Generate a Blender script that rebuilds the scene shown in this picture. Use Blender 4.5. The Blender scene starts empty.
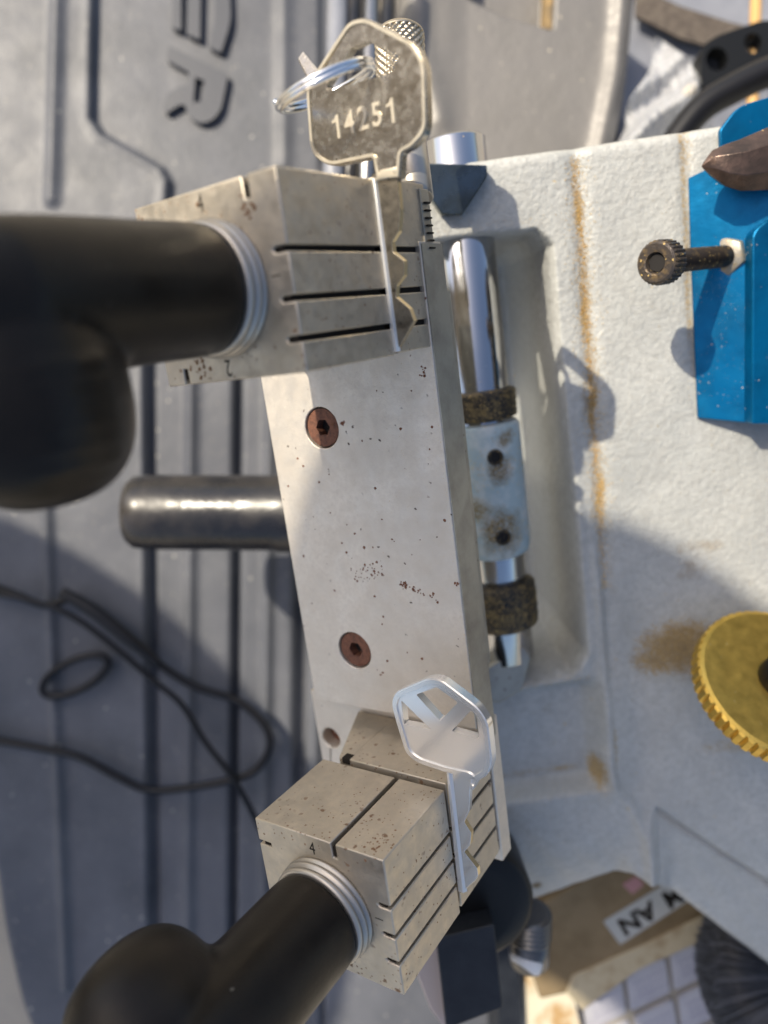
import bpy, bmesh, math, random
import numpy as np
from mathutils import Vector, Matrix, geometry
random.seed(7); rng = np.random.default_rng(7)
S = 0.001                      # all shapes are written in millimetres
HC = 420.0                     # camera height above the ground, mm
F = 762.0                      # focal length in pixels
scene = bpy.context.scene
COL = scene.collection
V = Vector
# ------------------------------------------------------------------ frames
def frame(ex, ey, ez, o):
    m = Matrix.Identity(4)
    for i in range(3):
        m[i][0], m[i][1], m[i][2], m[i][3] = ex[i], ey[i], ez[i], o[i]
    return m
CAM = Matrix.Translation((0, 0, HC))
FJ = CAM @ frame((0.82853, -0.02063, 0.55956), (-0.13313, 0.96341, 0.23264), (-0.54388, -0.26724, 0.79547), (-17.45, 55.56, -122.0))
OBD = 226.0
FB = CAM @ frame((0.99064, 0.13649, 0.00168), (-0.13313, 0.96341, 0.23264), (0.03013, -0.23069, 0.97256),
                 ((590-384)/F*OBD, (512-400)/F*OBD, -OBD))
FW = Matrix.Identity(4)
def P(px, py, d):              # world point seen at this place in the photo, d mm below the lens
    return V(((px-384)/F*d, (512-py)/F*d, HC-d))
def hit(fr, px, py, ax, val):  # where that line of sight meets the plane (ax = val) of a frame
    inv = fr.inverted(); a = inv @ V((0, 0, HC)); b = inv @ P(px, py, 100)
    t = (val-a[ax])/(b[ax]-a[ax]); return a+(b-a)*t
def H2(fr, pts, z):
    return [tuple(hit(fr, x, y, 2, z))[:2] for x, y in pts]
def L(fr, px, py, d): return fr.inverted() @ P(px, py, d)

# ------------------------------------------------------------------ mesh helper
class MB:
    def __init__(s): s.v = []; s.f = []; s.sm = []
    def add(s, vs, fs, smooth=False):
        o = len(s.v); s.v += [tuple(q) for q in vs]; s.f += [tuple(i+o for i in q) for q in fs]; s.sm += [smooth]*len(fs); return s
    def prism(s, outer, z0, z1, holes=(), ax=2, top=None):
        def ar(l): return sum(l[i][0]*l[(i+1) % len(l)][1]-l[(i+1) % len(l)][0]*l[i][1] for i in range(len(l)))
        outer = list(outer); outer = outer if ar(outer) > 0 else outer[::-1]
        loops = [outer]+[(list(h)[::-1] if ar(list(h)) > 0 else list(h)) for h in holes]
        tris = geometry.tessellate_polygon([[V((x, y, 0)) for x, y in l] for l in loops])
        flat = [p for l in loops for p in l]; n = len(flat)
        def mk(x, y, z): return (x, y, z) if ax == 2 else ((z, x, y) if ax == 0 else (y, z, x))
        vs = [mk(x, y, z0) for x, y in flat]+[mk(x, y, z1) for x, y in flat]
        fs = []
        if not holes:
            fs += [tuple(range(n))[::-1], tuple(n+i for i in range(n))]
        else:
            for t in tris: fs += [tuple(t)[::-1], tuple(n+i for i in t)]
        o = 0
        for l in loops:
            m = len(l)
            for i in range(m):
                j = (i+1) % m; fs.append((o+i, o+j, n+o+j, n+o+i))
            o += m
        return s.add(vs, fs)
    def box(s, a, b):
        return s.prism([(a[0], a[1]), (b[0], a[1]), (b[0], b[1]), (a[0], b[1])], a[2], b[2])
    def lathe(s, p0, p1, prof, n=48, cap=True):     # prof: (distance along p0->p1 in mm, radius)
        p0 = V(p0); d = (V(p1)-p0).normalized()
        a = d.orthogonal().normalized(); b = d.cross(a)
        vs = []; fs = []
        for t, r in prof:
            for k in range(n):
                w = 2*math.pi*k/n; vs.append(p0+d*t+(a*math.cos(w)+b*math.sin(w))*r)
        m = len(prof)
        for i in range(m-1):
            for k in range(n):
                k2 = (k+1) % n; fs.append((i*n+k, i*n+k2, (i+1)*n+k2, (i+1)*n+k))
        s.add(vs, fs, True)
        if cap:
            o = len(s.v); s.v += []
            s.f.append(tuple(o-m*n+k for k in range(n))[::-1]); s.sm.append(False)
            s.f.append(tuple(o-n+k for k in range(n))); s.sm.append(False)
        return s
    def cyl(s, p0, p1, r, n=40, ch=0.3):
        h = (V(p1)-V(p0)).length
        return s.lathe(p0, p1, [(0, r-ch), (ch, r), (h-ch, r), (h, r-ch)], n)
    def tube(s, pts, r, n=10, closed=False, sub=6):
        pts = [V(p) for p in pts]; N = len(pts); out = []
        rs = r if isinstance(r, (list, tuple)) else [r]*N; rr = []
        seg = N if closed else N-1
        for i in range(seg):
            g = (lambda j: pts[j % N]) if closed else (lambda j: pts[max(0, min(N-1, j))])
            q = lambda j: rs[j % N] if closed else rs[max(0, min(N-1, j))]
            a, b, c, d = g(i-1), g(i), g(i+1), g(i+2)
            for k in range(sub):
                t = k/sub
                out.append(.5*((2*b)+(c-a)*t+(2*a-5*b+4*c-d)*t*t+(3*b-a-3*c+d)*t**3)); rr.append(q(i)*(1-t)+q(i+1)*t)
        if not closed: out.append(pts[-1]); rr.append(rs[-1])
        M_ = len(out); vs = []; fs = []; up = None
        for i, p in enumerate(out):
            a = out[(i-1) % M_] if closed or i > 0 else p; b = out[(i+1) % M_] if closed or i < M_-1 else p
            d = (b-a).normalized()
            up = d.orthogonal().normalized() if up is None else (up-d*up.dot(d)).normalized()
            w = d.cross(up)
            for k in range(n):
                t = 2*math.pi*k/n; vs.append(p+(up*math.cos(t)+w*math.sin(t))*rr[i])
        for i in range(M_ if closed else M_-1):
            j = (i+1) % M_
            for k in range(n):
                k2 = (k+1) % n; fs.append((i*n+k, i*n+k2, j*n+k2, j*n+k))
        if not closed: fs += [tuple(range(n))[::-1], tuple((M_-1)*n+k for k in range(n))]
        return s.add(vs, fs, True)
    def ellipsoid(s, c, ax, n=40, m=28, pw=2.0):  # ax: three axis vectors; pw>2 gives a squarer, pill-like lobe
        vs = []; fs = []
        e = 2.0/pw
        def sg(x): return math.copysign(abs(x)**e, x)
        for i in range(m+1):
            th = math.pi*i/m-math.pi/2
            for k in range(n):
                ph = 2*math.pi*k/n
                vs.append(V(c)+V(ax[0])*sg(math.sin(th))+(V(ax[1])*math.cos(ph)+V(ax[2])*math.sin(ph))*abs(math.cos(th))**e)
        for i in range(m):
            for k in range(n):
                k2 = (k+1) % n; fs.append((i*n+k, i*n+k2, (i+1)*n+k2, (i+1)*n+k))
        return s.add(vs, fs, True)
    def build(s, name, mt, parent=None, fr=FW, bevel=0, seg=2, center=True, label=None, weld=False, sub=0):
        me = bpy.data.meshes.new(name)
        c = V((0, 0, 0))
        if center and s.v:
            a = np.array(s.v); c = V(((a.min(0)+a.max(0))/2).tolist())
        me.from_pydata([(V(q)-c)*S for q in s.v], [], s.f)
        me.polygons.foreach_set('use_smooth', s.sm)
        me.materials.append(mt)
        bm = bmesh.new(); bm.from_mesh(me)
        if weld: bmesh.ops.remove_doubles(bm, verts=bm.verts, dist=2e-6)
        bmesh.ops.recalc_face_normals(bm, faces=bm.faces); bm.to_mesh(me); bm.free()
        me.update()
        return link(name, me, parent, fr @ Matrix.Translation(c), bevel, seg, label, sub)
WM = {}
def link(name, me, parent, world, bevel=0, seg=2, label=None, sub=0):
    o = bpy.data.objects.new(name, me); COL.objects.link(o)
    w = world.copy(); w.translation = world.translation*S
    WM[o.name] = w
    if parent is not None:
        o.parent = parent; o.matrix_basis = WM[parent.name].inverted() @ w
    else: o.matrix_basis = w
    if sub:
        m = o.modifiers.new('sub', 'SUBSURF'); m.levels = m.render_levels = sub
    if bevel:
        m = o.modifiers.new('bevel', 'BEVEL'); m.width = bevel*S; m.segments = seg; m.limit_method = 'ANGLE'; m.angle_limit = math.radians(38)
        m.harden_normals = False
        for p in me.polygons: p.use_smooth = True
        try: me.set_sharp_from_angle(angle=math.radians(38))
        except Exception: pass
    if label: o['label'] = label
    return o
def tag(o, label=None, cat=None, group=None, kind=None):
    if label: o['label'] = label
    if cat: o['category'] = cat
    if group: o['group'] = group
    if kind: o['kind'] = kind
    return o
def empty(name, loc, fr=None):
    o = bpy.data.objects.new(name, None); COL.objects.link(o); o.empty_display_size = .01
    w = (fr.copy() if fr is not None else Matrix.Identity(4)); w.translation = V(loc)*S
    o.matrix_basis = w; WM[o.name] = w; return o
def text_mesh(txt, size, ext, bev=0.0, bold=0.0):
    cu = bpy.data.curves.new('lettering', 'FONT'); cu.body = txt; cu.size = size; cu.extrude = ext; cu.bevel_depth = bev
    cu.offset = bold; cu.align_x = 'CENTER'; cu.align_y = 'CENTER'; cu.resolution_u = 4
    o = bpy.data.objects.new('lettering_source', cu); COL.objects.link(o)
    dg = bpy.context.evaluated_depsgraph_get(); dg.update()
    me = bpy.data.meshes.new_from_object(o.evaluated_get(dg)); bpy.data.objects.remove(o); bpy.data.curves.remove(cu)
    return [tuple(v.co) for v in me.vertices], [tuple(p.vertices) for p in me.polygons], me
def add_text(mb, txt, size, org, right, up, ext=.1, bev=0, bold=0.0, sx=1.0):
    vs, fs, me = text_mesh(txt, size, ext, bev, bold); bpy.data.meshes.remove(me)
    right = V(right).normalized(); up = (V(up)-right*V(up).dot(right)).normalized(); n = right.cross(up)
    mb.add([V(org)+right*x*sx+up*y+n*z for x, y, z in vs], fs); return mb
def rounded(pts, r, k=5):      # round polygon corners
    out = []; n = len(pts)
    for i in range(n):
        p = V(pts[i]).to_2d(); a = V(pts[i-1]).to_2d(); b = V(pts[(i+1) % n]).to_2d()
        rr = r[i] if isinstance(r, (list, tuple)) else r
        if rr <= 0: out.append(tuple(p)); continue
        da, db = (a-p), (b-p); q = min(rr, da.length*.45, db.length*.45)
        p0 = p+da.normalized()*q; p1 = p+db.normalized()*q
        for j in range(k+1):
            t = j/k; out.append(tuple(p0*(1-t)**2+p*2*t*(1-t)+p1*t*t))
    return out
def offset_poly(pts, d):
    n = len(pts); area = sum(pts[i][0]*pts[(i+1) % n][1]-pts[(i+1) % n][0]*pts[i][1] for i in range(n)); sgn = 1 if area > 0 else -1
    out = []
    for i in range(n):
        a, p, b = V(pts[i-1]).to_2d(), V(pts[i]).to_2d(), V(pts[(i+1) % n]).to_2d()
        e1 = (p-a).normalized(); e2 = (b-p).normalized()
        n1 = V((-e1.y, e1.x)); n2 = V((-e2.y, e2.x)); m = (n1+n2)
        m = m.normalized() if m.length > 1e-6 else n1
        c = max(.5, m.dot(n1)); out.append(tuple(p+m*(d*sgn/c)))
    return out

# ------------------------------------------------------------------ materials
def rgb(*c): return (c[0], c[1], c[2], 1)
def mat(name, col, metal=0.0, rough=0.5, var=None, var2=None, bump=(), spots=(), rvar=None, spec=None, coat=0, trans=0, alpha=1, ior=None, attr=None, aniso=None, grain=None, island=None, stains=()):
    m = bpy.data.materials.new(name); m.use_nodes = True; nt = m.node_tree; N = nt.nodes; K = nt.links
    b = N['Principled BSDF']; tc = N.new('ShaderNodeTexCoord')
    def val(x): return x
    def noise(scale, det=4, rgh=.55, dist=0, vec=None):
        n = N.new('ShaderNodeTexNoise'); n.inputs['Scale'].default_value = scale; n.inputs['Detail'].default_value = det
        n.inputs['Roughness'].default_value = rgh; n.inputs['Distortion'].default_value = dist
        K.new(vec or tc.outputs['Object'], n.inputs['Vector']); return n.outputs['Fac']
    def ramp(src, a, c, inv=False):
        r = N.new('ShaderNodeMapRange'); r.inputs['From Min'].default_value = a; r.inputs['From Max'].default_value = c
        r.inputs['To Min'].default_value = 1 if inv else 0; r.inputs['To Max'].default_value = 0 if inv else 1
        K.new(src, r.inputs['Value']); return r.outputs['Result']
    def mul(x, y, op='MULTIPLY'):
        n = N.new('ShaderNodeMath'); n.operation = op
        for i, q in enumerate((x, y)):
            if isinstance(q, (int, float)): n.inputs[i].default_value = q
            else: K.new(q, n.inputs[i])
        return n.outputs[0]
    def mix(f, a, c):
        n = N.new('ShaderNodeMix'); n.data_type = 'RGBA'
        if isinstance(f, float): n.inputs['Factor'].default_value = f
        else: K.new(f, n.inputs['Factor'])
        for i, q in ((6, a), (7, c)):
            if isinstance(q, tuple): n.inputs[i].default_value = q
            else: K.new(q, n.inputs[i])
        return n.outputs[2]
    def mixf(f, a, c):
        n = N.new('ShaderNodeMix'); n.data_type = 'FLOAT'; K.new(f, n.inputs['Factor'])
        for i, q in ((2, a), (3, c)):
            if isinstance(q, (int, float)): n.inputs[i].default_value = q
            else: K.new(q, n.inputs[i])
        return n.outputs[0]
    c = rgb(*col); M_ = float(metal); Rg = float(rough)
    if var:
        sc, c2, lo, hi = var; c = mix(ramp(noise(sc, 6, .6), lo, hi), c, rgb(*c2))
    if var2:
        sc, c2, lo, hi = var2; c = mix(ramp(noise(sc, 3, .6, .5), lo, hi), c, rgb(*c2))
    if rvar:
        sc, r2 = rvar; Rg = mixf(ramp(noise(sc, 5), .35, .65), Rg, r2)
    for (px_, py_, pz_, rad, scol, srg) in stains:
        dn = N.new('ShaderNodeVectorMath'); dn.operation = 'DISTANCE'; K.new(tc.outputs['Object'], dn.inputs[0]); dn.inputs[1].default_value = (px_*S, py_*S, pz_*S)
        q = mul(mul(dn.outputs['Value'], 1/(rad*S)), mul(noise(900/rad, 5, .65), 1.6), 'ADD'); f = ramp(q, 1.2, 1.75, True)
        f = mul(f, ramp(noise(1500, 4, .7), .3, .55)); c = mix(f, c, rgb(*scol)); M_ = mixf(f, M_, 0.0); Rg = mixf(f, Rg, srg)
    if island:
        gi = N.new('ShaderNodeNewGeometry'); c = mix(ramp(gi.outputs['Random Per Island'], .55, 1.0), c, rgb(*island))
    for sp in spots:
        # (scale, radius, keep, colour, rough, maskscale, masklo, maskhi)
        sc, rad, keep, sc_col, srg, msc, mlo, mhi = sp
        add = N.new('ShaderNodeVectorMath'); add.operation = 'ADD'
        nn = N.new('ShaderNodeTexNoise'); nn.inputs['Scale'].default_value = sc*2.2; K.new(tc.outputs['Object'], nn.inputs['Vector'])
        s2 = N.new('ShaderNodeVectorMath'); s2.operation = 'SCALE'; s2.inputs['Scale'].default_value = .55/sc
        K.new(nn.outputs['Color'], s2.inputs[0]); K.new(tc.outputs['Object'], add.inputs[0]); K.new(s2.outputs[0], add.inputs[1])
        vo = N.new('ShaderNodeTexVoronoi'); vo.inputs['Scale'].default_value = sc; K.new(add.outputs[0], vo.inputs['Vector'])
        f = ramp(vo.outputs['Distance'], rad*.55, rad, True)
        sep = N.new('ShaderNodeSeparateColor'); K.new(vo.outputs['Color'], sep.inputs[0])
        f = mul(f, ramp(sep.outputs[0], 1-keep-.02, 1-keep+.02))
        if msc: f = mul(f, ramp(noise(msc, 3), mlo, mhi))
        c = mix(f, c, rgb(*sc_col)); M_ = mixf(f, M_, 0.0); Rg = mixf(f, Rg, srg)
    if attr:
        for an, ac, nsc, lo, hi in attr:
            at = N.new('ShaderNodeAttribute'); at.attribute_name = an
            q = mul(at.outputs['Fac'], noise(nsc, 6, .7), 'ADD'); f = ramp(q, lo, hi)
            c = mix(f, c, rgb(*ac)); Rg = mixf(f, Rg, .85); M_ = mixf(f, M_, 0.0)
    def setin(k, q):
        if isinstance(q, (tuple, float, int)): b.inputs[k].default_value = q
        else: K.new(q, b.inputs[k])
    setin('Base Color', c); setin('Metallic', M_); setin('Roughness', Rg)
    if spec is not None: b.inputs['Specular IOR Level'].default_value = spec
    if coat: b.inputs['Coat Weight'].default_value = coat; b.inputs['Coat Roughness'].default_value = .25
    if trans: b.inputs['Transmission Weight'].default_value = trans
    if alpha < 1: b.inputs['Alpha'].default_value = alpha
    if ior: b.inputs['IOR'].default_value = ior
    prev = None
    if grain:   # fine machining lines along one axis: (stretch vector, distance)
        mp = N.new('ShaderNodeMapping'); mp.inputs['Scale'].default_value = grain[0]; K.new(tc.outputs['Object'], mp.inputs['Vector'])
        h = noise(1.0, 3, .6, 0, mp.outputs['Vector']); bp = N.new('ShaderNodeBump'); bp.inputs['Distance'].default_value = grain[1]; bp.inputs['Strength'].default_value = 1
        K.new(h, bp.inputs['Height']); prev = bp.outputs['Normal']
    for sc, dist in bump:
        bp = N.new('ShaderNodeBump'); bp.inputs['Distance'].default_value = dist; bp.inputs['Strength'].default_value = 1
        K.new(noise(sc, 3, .55), bp.inputs['Height'])
        if prev: K.new(prev, bp.inputs['Normal'])
        prev = bp.outputs['Normal']
    if prev: K.new(prev, b.inputs['Normal'])
    return m
RUST = (.16, .055, .025); DRK = (.07, .045, .03); GOLD = (.55, .36, .12)
m_vise = mat('nickel plated steel', (.60, .53, .42), .74, .34, var=(140, (.44, .39, .31), .35, .75), var2=(600, (.50, .45, .37), .4, .75), rvar=(400, .54),
             bump=[(2600, .00004), (260, .00012)], spots=[(330, .22, .6, (.20, .12, .065), .8, 55, .42, .56), (800, .26, .55, (.24, .15, .09), .8, 90, .45, .55)])
m_plate = mat('weathered plate steel', (.74, .68, .59), .65, .44, var=(70, (.60, .545, .465), .35, .75), var2=(900, (.64, .58, .50), .4, .8), rvar=(300, .6),
              bump=[(3000, .00005), (200, .00012)], spots=[(420, .17, .22, DRK, .8, 50, .42, .55), (190, .12, .12, RUST, .85, 0, 0, 0)])
m_strip = mat('brushed plate edge', (.42, .40, .34), .7, .45, var=(120, (.30, .28, .24), .4, .7), spots=[(500, .2, .12, DRK, .8, 0, 0, 0)], bump=[(2500, .00003)])
m_edge = mat('shiny edge steel', (.74, .73, .70), .5, .3)
m_key1 = mat('nickel silver key', (.62, .58, .51), 1, .2, var=(1300, (.42, .38, .31), .35, .75), var2=(200, (.46, .42, .35), .4, .7), rvar=(700, .30), bump=[(1500, .00001)])
m_key2 = mat('bright nickel key', (.90, .885, .85), .72, .16, rvar=(50, .24))
m_brasscut = mat('cut brass edge', (.80, .66, .40), .9, .35, bump=[(3000, .00003)])
m_blade1 = mat('tarnished key blade', (.34, .30, .235), .95, .26, var=(900, (.24, .21, .16), .4, .7), rvar=(500, .36))
m_digit = mat('polished key digits', (.66, .59, .46), .5, .35)
m_rim = mat('worn bow rim', (.62, .56, .44), .6, .28, rvar=(500, .4))
m_rim2 = mat('bright bow rim', (.86, .85, .82), .75, .25)
m_chrome = mat('polished chrome', (.50, .51, .53), 1, .07, rvar=(150, .16), spots=[(400, .12, .12, GOLD, .8, 60, .5, .6)])
m_ringm = mat('steel key ring', (.78, .79, .80), 1, .16)
m_collar = mat('turned steel ring', (.46, .43, .38), .75, .36, bump=[(1500, .00002)])
m_rust = mat('rusty screw head', (.20, .085, .05), .25, .7, var=(900, (.10, .045, .03), .4, .65), bump=[(1600, .0001)])
m_dark = mat('dark socket', (.012, .010, .009), 0, .8)
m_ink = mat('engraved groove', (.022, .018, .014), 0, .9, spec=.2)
m_handle = mat('black moulded plastic', (.008, .006, .004), 0, .3, spec=.24, rvar=(90, .46), bump=[(1700, .00005)], var=(60, (.016, .012, .008), .4, .7),
               spots=[(260, .10, .10, (.10, .095, .08), .8, 0, 0, 0)])
m_paint = mat('hammered grey paint', (.475, .48, .455), 0, .33, var=(26, (.385, .395, .38), .35, .68), var2=(480, (.35, .35, .33), .38, .78), bump=[(700, .0004), (240, .00028)], spec=.5, rvar=(60, .48),
              attr=[('dust', (.36, .25, .105), 1100, 0.86, 1.12), ('grime', (.20, .14, .07), 260, .86, 1.35)],
              spots=[(240, .10, .10, (.50, .36, .14), .7, 0, 0, 0), (500, .16, .16, (.30, .21, .08), .8, 40, .5, .62)])
m_bluepaint = mat('pale blue paint', (.42, .53, .55), 0, .5, var=(160, (.60, .64, .62), .45, .6), var2=(110, (.34, .27, .15), .50, .72), bump=[(500, .0003), (2500, .0001)],
                  spots=[(700, .25, .3, (.40, .27, .09), .8, 150, .45, .6)])
m_greasy = mat('oily black collar', (.02, .019, .018), .2, .4, var=(1300, (.22, .15, .06), .50, .66), var2=(200, (.17, .12, .05), .50, .60), bump=[(1400, .0005)], spots=[(900, .25, .35, (.60, .42, .14), .6, 200, .4, .55)])
m_anod = mat('blue anodised aluminium', (.0, .165, .36), .7, .28, rvar=(90, .44), bump=[(2500, .00004), (120, .0002)], var=(55, (.0, .085, .20), .4, .7),
             spots=[(900, .22, .22, (.55, .45, .28), .6, 130, .5, .62)])
m_bolt = mat('rusty black bolt', (.09, .075, .065), .6, .4, var=(500, (.24, .17, .09), .5, .7), bump=[(1500, .00015)], spots=[(900, .3, .3, (.5, .35, .12), .6, 0, 0, 0)])
m_nut = mat('dusty steel nut', (.33, .30, .25), .5, .45, var=(500, (.32, .24, .12), .5, .7), bump=[(1500, .0001)])
m_bit = mat('oily dark cutter steel', (.07, .05, .04), .6, .3, var=(200, (.14, .09, .07), .4, .7), bump=[(900, .0001)], spots=[(700, .2, .25, (.5, .35, .14), .6, 200, .55, .65)])
m_gold = mat('worn gold anodised dial', (.78, .52, .11), .85, .32, var=(220, (.60, .39, .08), .4, .7), rvar=(250, .5), bump=[(1800, .00006)], spots=[(600, .12, .08, (.75, .6, .3), .5, 0, 0, 0)])
m_rubber = mat('black rubber knob', (.006, .0065, .007), 0, .45, spec=.3, bump=[(1200, .0001)])
m_navy = mat('dusty navy rubber', (.012, .014, .018), 0, .45, spec=.35, var=(100, (.022, .025, .03), .4, .7), bump=[(900, .0001)])
m_case = mat('dusty grey case plastic', (.082, .087, .098), 0, .42, spec=.35, var=(25, (.135, .14, .155), .35, .7), bump=[(900, .00012), (120, .0003)], rvar=(60, .52),
             spots=[(130, .09, .6, (.45, .43, .38), .6, 0, 0, 0), (300, .12, .4, (.36, .34, .28), .6, 0, 0, 0), (700, .2, .2, (.3, .29, .26), .6, 60, .45, .6)], var2=(8, (.075, .08, .095), .45, .7))
m_silver = mat('silver moulded plastic', (.20, .19, .178), .15, .36, var=(20, (.155, .148, .138), .35, .7), bump=[(500, .00015), (60, .0008)], rvar=(40, .5),
               spots=[(110, .07, .6, (.7, .62, .45), .4, 0, 0, 0), (260, .1, .3, (.5, .46, .38), .5, 0, 0, 0)])
m_tube = mat('black glossy lever', (.010, .010, .012), 0, .2, rvar=(60, .4), var=(50, (.035, .031, .028), .45, .65), bump=[(200, .0002)])
m_cord = mat('black cord', (.006, .006, .0075), 0, .38, spec=.35)
m_ground = mat('pale dusty concrete', (.42, .38, .31), 0, .9, var=(30, (.34, .31, .26), .4, .7), bump=[(500, .0008)])
m_card = mat('tan cardboard', (.22, .16, .085), 0, .85, var=(60, (.15, .105, .05), .4, .7), bump=[(600, .0002)])
m_cardedge = mat('pale cardboard lip', (.45, .38, .25), 0, .85, var=(90, (.28, .20, .10), .45, .7), bump=[(400, .0004)])
m_label = mat('white paper label', (.40, .41, .385), 0, .8, var=(60, (.45, .45, .42), .4, .7))
m_pink = mat('faded pink print', (.42, .22, .22), 0, .8)
m_tray = mat('yellowed tray', (.30, .28, .24), 0, .7)
m_tile = mat('frosted white tile', (.42, .42, .45), 0, .45, var=(50, (.33, .325, .37), .4, .7))
m_scrib = mat('faint blue print', (.25, .25, .34), 0, .8)
m_paper = mat('rust stained paper', (.62, .56, .42), 0, .9, var=(45, (.42, .27, .12), .52, .62))
m_brist = mat('black nylon bristles', (.03, .033, .04), 0, .32, island=(.13, .14, .17))
m_wood = mat('bamboo stick', (.55, .33, .12), 0, .5)
m_strap = mat('brown webbing', (.075, .06, .05), 0, .9, var=(300, (.12, .10, .08), .4, .6), bump=[(900, .0006)])
m_blueg = mat('blue grey plastic', (.16, .17, .20), 0, .4, var=(20, (.24, .25, .28), .4, .6))
m_bag = mat('clear plastic film', (.72, .73, .74), 0, .14, alpha=.34, bump=[(110, .004), (40, .004)])
m_white = mat('white nylon tip', (.75, .74, .72), 0, .4)
m_pinkm = mat('pinkish grey plastic', (.36, .31, .29), 0, .5, bump=[(500, .0001)])
m_dust = mat('brass filings', (.74, .52, .20), .6, .4)

# ------------------------------------------------------------------ setting
g = MB(); g.add([(-30000, -30000, 0), (30000, -30000, 0), (30000, 30000, 0), (-30000, 30000, 0)], [(0, 1, 2, 3)])
tag(g.build('ground', m_ground, center=False), kind='structure')

# ------------------------------------------------------------------ numpy height sheets
def sdf(X, Y, pts):
    d = np.full(X.shape, 1e9); ins = np.zeros(X.shape, bool); n = len(pts)
    for i in range(n):
        x1, y1 = pts[i]; x2, y2 = pts[(i+1) % n]; ex, ey = x2-x1, y2-y1
        t = np.clip(((X-x1)*ex+(Y-y1)*ey)/(ex*ex+ey*ey+1e-12), 0, 1)
        d = np.minimum(d, np.hypot(X-x1-t*ex, Y-y1-t*ey))
        c = ((y1 > Y) != (y2 > Y)) & (X < ex*(Y-y1)/(ey+1e-12)+x1); ins ^= c
    return np.where(ins, -d, d)
def pl(X, Y, pts):             # distance to an open polyline
    d = np.full(X.shape, 1e9)
    for (x1, y1), (x2, y2) in zip(pts, pts[1:]):
        ex, ey = x2-x1, y2-y1; t = np.clip(((X-x1)*ex+(Y-y1)*ey)/(ex*ex+ey*ey+1e-12), 0, 1)
        d = np.minimum(d, np.hypot(X-x1-t*ex, Y-y1-t*ey))
    return d
def ss(x, a, b):
    t = np.clip((x-a)/(b-a), 0, 1); return t*t*(3-2*t)
def sheet(name, X, Y, Z, keep, mt, parent, fr, attrs=None):
    ny, nx = X.shape; idx = np.arange(nx*ny).reshape(ny, nx)
    a, b, c, d = idx[:-1, :-1], idx[:-1, 1:], idx[1:, 1:], idx[1:, :-1]
    k = keep[:-1, :-1] | keep[:-1, 1:] | keep[1:, 1:] | keep[1:, :-1]
    q = np.stack([a[k], b[k], c[k], d[k]], 1)
    used = np.unique(q); remap = -np.ones(nx*ny, int); remap[used] = np.arange(len(used)); q = remap[q]
    co = (np.stack([X.ravel(), Y.ravel(), Z.ravel()], 1)[used]*S).astype(np.float32)
    me = bpy.data.meshes.new(name)
    me.vertices.add(len(co)); me.vertices.foreach_set('co', co.ravel())
    me.loops.add(q.size); me.loops.foreach_set('vertex_index', q.ravel().astype(np.int32))
    me.polygons.add(len(q)); me.polygons.foreach_set('loop_start', np.arange(0, q.size, 4, dtype=np.int32))
    try: me.polygons.foreach_set('loop_total', np.full(len(q), 4, np.int32))
    except Exception: pass
    me.polygons.foreach_set('use_smooth', np.ones(len(q), bool))
    me.update(calc_edges=True); me.validate()
    for an, arr in (attrs or {}).items():
        at = me.attributes.new(an, 'FLOAT', 'POINT'); at.data.foreach_set('value', arr.ravel()[used].astype(np.float32))
    me.materials.append(mt)
    return link(name, me, parent, fr)

# ================================================================== KEY CUTTING MACHINE
mach = empty('key_cutting_machine', (90, -60, 0))
tag(mach, 'grey painted key cutting machine with steel vises, black clamp knobs and a blue bracket', 'key machine')

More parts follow.
